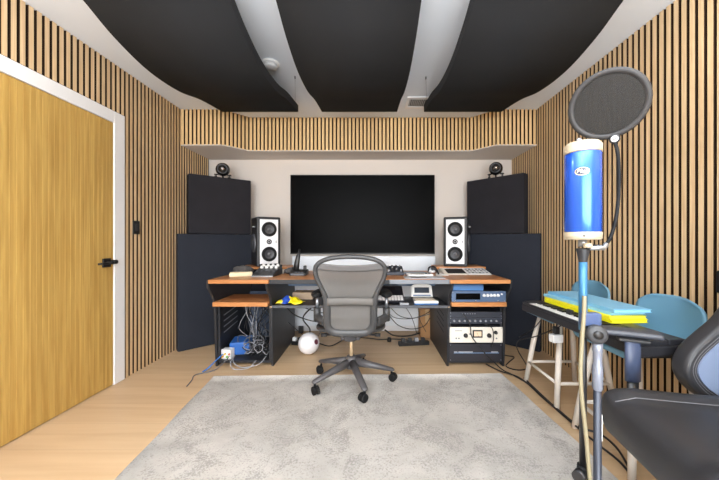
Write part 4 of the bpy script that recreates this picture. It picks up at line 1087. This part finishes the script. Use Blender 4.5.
# backrest: core plus side wings
def wing(y0, y1, name):
    outl = [(1.43, 0.47), (1.36, 0.515), (1.312, 0.575), (1.303, 0.635), (1.335, 0.70), (1.405, 0.765), (1.48, 0.83), (1.545, 0.93), (1.585, 1.06), (1.62, 1.22), (1.665, 1.26), (1.70, 1.22), (1.665, 1.04), (1.60, 0.78), (1.55, 0.58), (1.51, 0.48)]
    oc = [(p.x, p.y) for p in catmull([(a, c, 0) for a, c in outl] + [(outl[0][0], outl[0][1], 0)], 3)][:-1]
    b = MB(); b.prism(oc, lambda u, v, w: Vector((u, w, v)), y0, y1, smooth=True)
    w_ = b.build(name, 'leather', parent=gc, bevel=0.022, seg=4)
    return w_, oc
w1, oc = wing(1.255, 1.335, 'back_wing')
cxm, czm = sum(p[0] for p in oc) / len(oc), sum(p[1] for p in oc) / len(oc)
def inset(poly, d):
    n = len(poly); out = []
    for i in range(n):
        p0, p1, p2 = [Vector((*poly[(i + k) % n], 0)) for k in (-1, 0, 1)]
        t_ = (p2 - p0).normalized(); out.append((p1.x + t_.y * -d, p1.y + t_.x * d))
    return out
def area(poly): return sum(p[0] * q[1] - q[0] * p[1] for p, q in zip(poly, poly[1:] + poly[:1])) / 2
sg = 1 if area(oc) > 0 else -1
ins = inset(oc, 0.040 * sg)
b = MB(); b.prism(ins, lambda u, v, w: Vector((u, w, v)), 1.2485, 1.262); pn = b.build('wing_panel', 'leather_sheen', parent=w1, bevel=0.004); pn['label'] = 'smooth black leather inset of the chair wing, bluish sheen painted in'
for d_ in (0.034, 0.024):
    b = MB(); b.tube([Vector((x, 1.2555, z)) for x, z in inset(oc, d_ * sg)], 0.0016, 6, closed=True); b.build('stitching', 'stitch', parent=w1)
wing(0.62, 0.70, 'back_wing')
b = MB(); b.prism([(1.46, 0.48), (1.43, 0.56), (1.47, 0.72), (1.54, 0.90), (1.60, 1.10), (1.63, 1.25), (1.68, 1.25), (1.66, 1.05), (1.60, 0.78), (1.55, 0.58), (1.51, 0.48)], lambda u, v, w: Vector((u, w, v)), 0.69, 1.262); b.build('backrest', 'leather', parent=gc, bevel=0.02, seg=3)
b = MB(); b.tube([(1.38, 0.98, 0.36), (1.47, 0.98, 0.40), (1.54, 0.98, 0.52)], [(0.012, 0.05)] * 3, 12, flat=(1, 0, 0.6)); b.build('back_bracket', 'plastic_black', parent=gc)
b = MB(); b.obox((1.395, 1.275, 0.475), (0.10, 0.035, 0.06), Matrix.Rotation(R(-35), 3, 'Y')); b.build('recline_hinge', 'silver', parent=gc, bevel=0.008)
# armrests
def arm(px0, sgn):
    c_ = Vector((1.168, 1.385, 0)) if sgn > 0 else Vector((1.10, 0.64, 0))
    rt = rotz(R(-26) if sgn > 0 else R(8))
    b = MB(); b.obox(c_ + Vector((0, 0, 0.738)), (0.225, 0.095, 0.026), rt); a_ = b.build('armrest', mat('arm_pad_%d' % sgn, (64, 67, 76), 0.4), parent=gc, bevel=0.011, seg=3)
    q = c_ + rt @ Vector((-0.01, -0.055 * sgn, 0)); 
    q = Vector((1.138, 1.326, 0)) if sgn > 0 else Vector((1.11, 0.66, 0))
    b = MB(); b.tube([(q.x, q.y, 0.545), (q.x, q.y, 0.715)], [(0.033, 0.018)] * 2, 18, flat=(1, 0, 0)); b.build('arm_post', mat('arm_post_%d' % sgn, (58, 68, 92), 0.4), parent=a_)
    b = MB(); b.obox((q.x + 0.01, q.y + 0.01 * sgn, 0.719), (0.11, 0.05, 0.012), rt); b.build('arm_plate', 'plastic_black', parent=a_, bevel=0.003)
    b = MB(); b.tube([(q.x, q.y, 0.56), (q.x, q.y, 0.40), (q.x + 0.0, q.y - 0.06 * sgn, 0.345), (q.x + 0.03, q.y - 0.16 * sgn, 0.343)], [(0.024, 0.014)] * 4, 14, flat=(1, 0, 0)); b.build('arm_bracket', 'plastic_black', parent=a_)
arm(0, 1); arm(0, -1)
b = MB(); b.cyl((GX, GY, 0.10), (GX, GY, 0.33), 0.028, n=18); b.build('gas_column', 'plastic_black', parent=gc)
b = MB(); b.lathe([(0.001, 0.075), (0.05, 0.075), (0.045, 0.13), (0.001, 0.135)], (GX, GY, 0), n=20); b.build('base_hub', 'plastic_black', parent=gc)
for k_ in range(5):
    a = R(30 + 72 * k_); d = Vector((math.cos(a), math.sin(a), 0)); c_ = Vector((GX, GY, 0))
    b = MB(); b.tube([c_ + d * 0.03 + Vector((0, 0, 0.10)), c_ + d * 0.30 + Vector((0, 0, 0.078))], [(0.022, 0.028), (0.012, 0.018)], 12, flat=(0, 0, 1)); b.build('base_leg', 'plastic_black', parent=gc)
    q = c_ + d * 0.285; caster(q, a + 1.2, gc, r=0.027, zoff=0.0125 if (q.x < 1.27) else 0.0)

# ================================================================== MICROPHONE, POP FILTER, BOOM STAND
MX, MY = W(582.6, 190, 0.68).x, 0.68
st = thing('microphone_stand', (0.487, 0.665, 0.012), 'black boom microphone stand with vertical boom in the right foreground', 'microphone stand')
TXs, TYs = W(597.5, 400, 0.655).x, 0.655
PXb = W(583, 350, 0.68).x
Z = lambda py, d: EYE - (py - VY) * d / F
tube_m = mat('stand_tube', (44, 48, 58), 0.35, 0.3)
b = MB(); b.cyl((TXs, TYs, 0.06), (TXs, TYs, Z(388, 0.655)), 0.0076, n=24); b.build('lower_tube', tube_m, parent=st)
b = MB(); b.lathe([(0.0077, Z(390, 0.655)), (0.0098, Z(388, 0.655)), (0.0102, Z(372, 0.655)), (0.0098, Z(366, 0.655)), (0.0086, Z(364, 0.655)), (0.0086, Z(352, 0.655)), (0.0098, Z(350, 0.655)), (0.0098, Z(342, 0.655)), (0.001, Z(342, 0.655))], (TXs, TYs, 0), n=24); b.build('height_clutch', mat('clutch_steel', (118, 124, 138), 0.35, 0.4), parent=st)
b = MB(); b.box(TXs - 0.002, TXs + 0.002, TYs - 0.0082, TYs - 0.0072, Z(440, 0.655), Z(414, 0.655)); b.v = [Vector((TXs, TYs, 0)) + rotz(R(68)) @ (p - Vector((TXs, TYs, 0))) for p in b.v]; b.build('label_strip', 'white_plastic', parent=st)
cl = W(596, 334, 0.655)
b = MB(); b.lathe([(0.001, -0.016), (0.018, -0.016), (0.0195, -0.011), (0.0195, 0.009), (0.015, 0.013), (0.001, 0.013)], cl, (-0.35, -1, 0.1), 28); cb = b.build('boom_clutch', 'plastic_dark', parent=st)
b = MB(); b.lathe([(0.001, 0.012), (0.009, 0.012), (0.009, 0.016), (0.001, 0.017)], cl, (-0.35, -1, 0.1), 20); b.build('clutch_cap', 'plastic_black', parent=cb)
# boom (vertical), blue sleeve, lower black rod, counterweight
b = MB(); b.cyl((PXb, 0.68, 0.60), (PXb, 0.68, Z(262, 0.68)), 0.0072, n=18); b.build('boom', 'plastic_black', parent=st)
b = MB(); b.cyl((PXb, 0.68, Z(330, 0.68)), (PXb, 0.68, Z(259, 0.68)), 0.0085, n=18); b.build('boom_sleeve', mat('sleeve_blue', (46, 100, 138), 0.35, 0.2), parent=st)
b = MB(); b.lathe([(0.0085, Z(262, 0.68)), (0.0095, Z(259, 0.68)), (0.013, Z(250, 0.68)), (0.013, Z(248.5, 0.68)), (0.001, Z(248, 0.68))], (PXb, 0.68, 0), n=20); b.build('boom_tip', 'steel_black', parent=st)
b = MB(); b.obox((PXb + 0.010, 0.672, Z(318, 0.68)), (0.040, 0.02, 0.028)); b.build('boom_bracket', mat('bracket_blue', (58, 74, 108), 0.4), parent=st, bevel=0.004)
b = MB(); b.cyl((PXb, 0.68, 0.56), (PXb, 0.68, 0.655), 0.0115, n=24); b.build('counterweight', 'rubber', parent=st)
b = MB(); b.cyl((PXb - 0.009, 0.674, 0.640), (PXb - 0.022, 0.664, 0.640), 0.0125, n=18); b.build('counterweight_knob', 'plastic_black', parent=st)
for k_ in range(3):
    a = R(20 + 120 * k_); d = Vector((math.cos(a), math.sin(a), 0)); c_ = Vector((TXs, TYs, 0))
    b = MB(); b.tube([c_ + d * 0.010 + Vector((0, 0, 0.20)), c_ + d * 0.10 + Vector((0, 0, 0.13)), c_ + d * 0.30 + Vector((0, 0, 0.024))], 0.009, 10); lg = b.build('leg', 'plastic_black', parent=st)
    b = MB(); b.sphere(c_ + d * 0.30 + Vector((0, 0, 0.0245)), 0.0118, 14); b.build('rubber_foot', 'rubber', parent=lg)
b = MB(); b.cyl((TXs, TYs, 0.16), (TXs, TYs, 0.23), 0.022, n=18); b.build('leg_collar', 'plastic_black', parent=st)

mic = thing('microphone', (MX, MY, Z(248, 0.68)), 'blue studio microphone with cream ends on the boom stand', 'microphone')
RM = 0.0352
zt, zb = Z(154, 0.68), Z(232, 0.68)
M['mic_blue'] = mat('mic_blue', (44, 96, 214), 0.22, 0.55, coat=0.3)
b = MB(); b.lathe([(0.001, zb), (RM - 0.001, zb), (RM, zb + 0.002), (RM, zt - 0.002), (RM - 0.001, zt), (0.001, zt)], (MX, MY, 0), n=64); body = b.build('body', 'mic_blue', parent=mic)
b = MB(); b.lathe([(0.001, zt), (RM + 0.0008, zt + 0.0002), (RM + 0.0012, zt + 0.002), (RM + 0.001, zt + 0.017), (RM - 0.004, zt + 0.0235), (0.012, zt + 0.026), (0.001, zt + 0.026)], (MX, MY, 0), n=48); b.build('top_cap', 'cream_metal', parent=mic)
b = MB(); b.lathe([(0.001, 0.0), (0.006, 0.0), (0.006, 0.006), (0.003, 0.010), (0.001, 0.010)], (MX - 0.008, MY, zt + 0.0255), n=12); b.build('cap_nut', 'silver', parent=mic)
b = MB(); b.lathe([(0.001, zb - 0.0175), (RM - 0.003, zb - 0.0175), (RM + 0.0005, zb - 0.015), (RM + 0.001, zb - 0.0005), (0.001, zb - 0.0003)], (MX, MY, 0), n=48); b.build('bottom_cap', 'cream_metal', parent=mic)
nz = zb - 0.0175
b = MB(); b.lathe([(0.001, nz - 0.015), (0.0085, nz - 0.015), (0.0085, nz), (0.001, nz + 0.0002)], (MX, MY, 0), n=24); b.build('swivel', 'silver', parent=mic)
# emblem: oval plate and word, wrapped round the body
vd = math.atan2(-MY, -MX)                 # direction to the camera in plan
def wrap(x, z, r):                        # x metres to the viewer's right
    a = vd + x / r
    return Vector((MX + r * math.cos(a), MY + r * math.sin(a), z))
ez = Z(171, 0.65); ex0 = -0.001
def oval(rx, rz, r_, name, m_, par):
    N_ = 36; b = MB()
    b.add([wrap(ex0, ez, r_)] + [wrap(ex0 + rx * math.cos(2 * math.pi * i / N_), ez + rz * math.sin(2 * math.pi * i / N_), r_) for i in range(N_)] +
          [wrap(ex0 + rx * math.cos(2 * math.pi * i / N_), ez + rz * math.sin(2 * math.pi * i / N_), RM - 0.0005) for i in range(N_)],
          [(0, 1 + i, 1 + (i + 1) % N_) for i in range(N_)] + [(1 + i, 1 + N_ + i, 1 + N_ + (i + 1) % N_, 1 + (i + 1) % N_) for i in range(N_)])
    return b.build(name, m_, parent=par)
em = oval(0.0135, 0.0085, RM + 0.0006, 'emblem', mat('emblem_gold', (214, 196, 140), 0.3, 0.6), mic)
oval(0.0120, 0.0070, RM + 0.0009, 'emblem_field', mat('emblem_navy', (40, 46, 80), 0.4), em)
cu = bpy.data.curves.new('word', 'FONT'); cu.body = 'Blue'; cu.size = 0.0115; cu.align_x = 'CENTER'; cu.align_y = 'CENTER'; cu.extrude = 0.0; cu.shear = 0.25; cu.offset = 0.0003
to = bpy.data.objects.new('word', cu); COL.objects.link(to)
dg = bpy.context.evaluated_depsgraph_get(); tm = bpy.data.meshes.new_from_object(to.evaluated_get(dg))
b = MB(); b.add([wrap(ex0 + p.co.x, ez + p.co.y, RM + 0.0013) for p in tm.vertices], [tuple(pl.vertices) for pl in tm.polygons])
b.build('emblem_word', mat('emblem_word', (240, 228, 190), 0.3, 0.3), parent=em)
bpy.data.objects.remove(to); bpy.data.curves.remove(cu); bpy.data.meshes.remove(tm)
b = MB(); b.add([wrap(0.003 + 0.003 * math.cos(i * 0.5236), zb - 0.009 + 0.002 * math.sin(i * 0.5236), RM + 0.0014) for i in range(12)], [tuple(range(12))]); b.build('bottom_mark', 'steel_black', parent=mic)

# pop filter facing the camera
PD = 0.672
pc_ = W(607.5, 105, PD)
n_ = (Vector((0, 0, EYE)) - pc_).normalized()
def hit(px, py, lift=0.0):
    d = W(px, py, 1.0) - Vector((0, 0, EYE)); c0 = Vector((0, 0, EYE))
    t_ = (pc_ - c0).dot(n_) / d.dot(n_); return c0 + d * t_ + n_ * lift
pf = thing('pop_filter', W(606, 248, 0.67), 'round black mesh pop filter on gooseneck beside the blue microphone', 'pop filter')
PR = 0.0675
ux = n_.orthogonal().normalized(); uy = n_.cross(ux)
b = MB(); b.tube([pc_ + (ux * math.cos(2 * math.pi * i / 64) + uy * math.sin(2 * math.pi * i / 64)) * PR for i in range(64)], [(0.0055, 0.0065)] * 64, 12, closed=True, flat=n_); b.build('hoop', 'hoop' if 'hoop' in M else mat('hoop_grey', (40, 38, 38), 0.6), parent=pf)
def net(rgb, al, name):
    m = mat(name, rgb, 0.8, bump=0.3, bscale=900, alpha=al); return m
for dz, nm in ((0.003, 'front'), (-0.003, 'rear')):
    b = MB(); b.lathe([(0.0, dz + 0.0015), (PR * 0.5, dz + 0.001), (PR, dz)], pc_, n_, 64); b.build('net', net((24, 22, 20), 0.88, 'net_' + nm), parent=pf)
cp = hit(614.5, 138.5)
b = MB(); b.lathe([(0.001, -0.008), (0.009, -0.008), (0.0105, -0.005), (0.0105, 0.007), (0.008, 0.010), (0.001, 0.010)], cp, n_, 24); cb = b.build('clamp', 'plastic_dark', parent=pf)
b = MB(); b.lathe([(0.0068, 0.0102), (0.0062, 0.0112), (0.0036, 0.0112), (0.0030, 0.0102)], cp, n_, 24); b.lathe([(0.001, 0.0108), (0.0018, 0.0108), (0.0018, 0.0100)], cp, n_, 12)
b.build('clamp_badge', 'white_plastic', parent=cb)
gpts = [cp - Vector((0, 0, 0.006)), W(617.5, 152, 0.67), W(619, 172, 0.675), W(618.5, 196, 0.68), W(616, 218, 0.68), W(611, 236, 0.68), W(606, 244.5, 0.675)]
b = MB(); b.tube(catmull(gpts, 8), 0.0036, 12); b.build('gooseneck', 'rubber', parent=pf)
b = MB(); b.tube([W(606.5, 244, 0.675), W(604, 247.5, 0.674), W(589, 247.5, 0.672)], [(0.006, 0.005)] * 3, 12, flat=(0, 0, 1)); b.build('clamp_arm', 'silver', parent=pf)
b = MB(); b.cyl(W(590, 246, 0.672), W(603, 246.5, 0.674), 0.0042, n=12); b.build('clamp_screw', 'steel_black', parent=pf)
b = MB(); b.cyl((MX, 0.664, Z(247.5, 0.68)), (MX, 0.664, Z(243, 0.68)), 0.009, n=16); b.build('clamp_jaw', 'cream_metal', parent=pf)

# brass-coloured cable along the boom
pts = [W(584.5, 296, 0.668), W(584, 312, 0.663), W(582, 340, 0.66), W(580.5, 372, 0.66), W(582, 400, 0.66), W(585.5, 430, 0.66), W(588.5, 465, 0.66), W(591, 500, 0.66), W(593, 560, 0.64), W(590, 700, 0.62), (0.40, 0.55, 0.05), (0.33, 0.50, 0.018), (0.25, 0.42, 0.018)]
cable(pts, 0.0042, 'cable_brass', 'pale brass-coloured cable running down along the microphone boom', n=10)

# ================================================================== LIGHT, WORLD, CAMERA
def area_light(name, loc, rot, sx, sy, power, color=(1, 1, 1), spread=None):
    l = bpy.data.lights.new(name, 'AREA'); l.shape = 'RECTANGLE'; l.size = sx; l.size_y = sy; l.energy = power; l.color = color
    if spread: l.spread = R(spread)
    o = bpy.data.objects.new(name, l); COL.objects.link(o); o.location = loc; o.rotation_euler = [R(a) for a in rot]
    return o
area_light('window_daylight', (-0.12, YF - 0.05, 1.28), (90, 0, 0), 2.7, 2.0, 92, (0.95, 0.98, 1.0), 115)
area_light('ceiling_fill', (-0.1, -0.9, H - 0.03), (0, 0, 0), 2.4, 0.5, 14, (1.0, 0.98, 0.96))  # added fill behind the camera, no fixture modelled
area_light('upward_fill', (-0.1, -0.5, 1.70), (180, 0, 0), 2.6, 0.6, 240, (0.97, 0.99, 1.0))  # unseen light added to brighten the ceiling
for lx in (-1.76, 1.54):
    area_light('side_fill', (lx, 1.1, H - 0.02), (0, 0, 0), 0.14, 0.3, 9, (1.0, 0.98, 0.95))  # unseen fill added beside each slatted wall
w = bpy.data.worlds.new('daylight'); SC.world = w; w.use_nodes = True
w.node_tree.nodes['Background'].inputs[0].default_value = (0.85, 0.92, 1.0, 1); w.node_tree.nodes['Background'].inputs[1].default_value = 1.0

cam = bpy.data.cameras.new('camera'); cam.sensor_width = 36; cam.lens = F / 719 * 36; cam.clip_start = 0.02
cam.shift_x = -(VX - 359.5) / 719
co = bpy.data.objects.new('camera', cam); COL.objects.link(co); co.location = (0, 0, EYE); co.rotation_euler = (R(90), 0, 0)
SC.camera = co
vs = SC.view_settings; vs.view_transform = 'Standard'; vs.look = 'None'; vs.gamma = 1.0; vs.use_curve_mapping = False; vs.exposure = 0.0
SC.cycles.max_bounces = 10; SC.cycles.diffuse_bounces = 6; SC.cycles.transparent_max_bounces = 12
SC.cycles.use_denoising = True
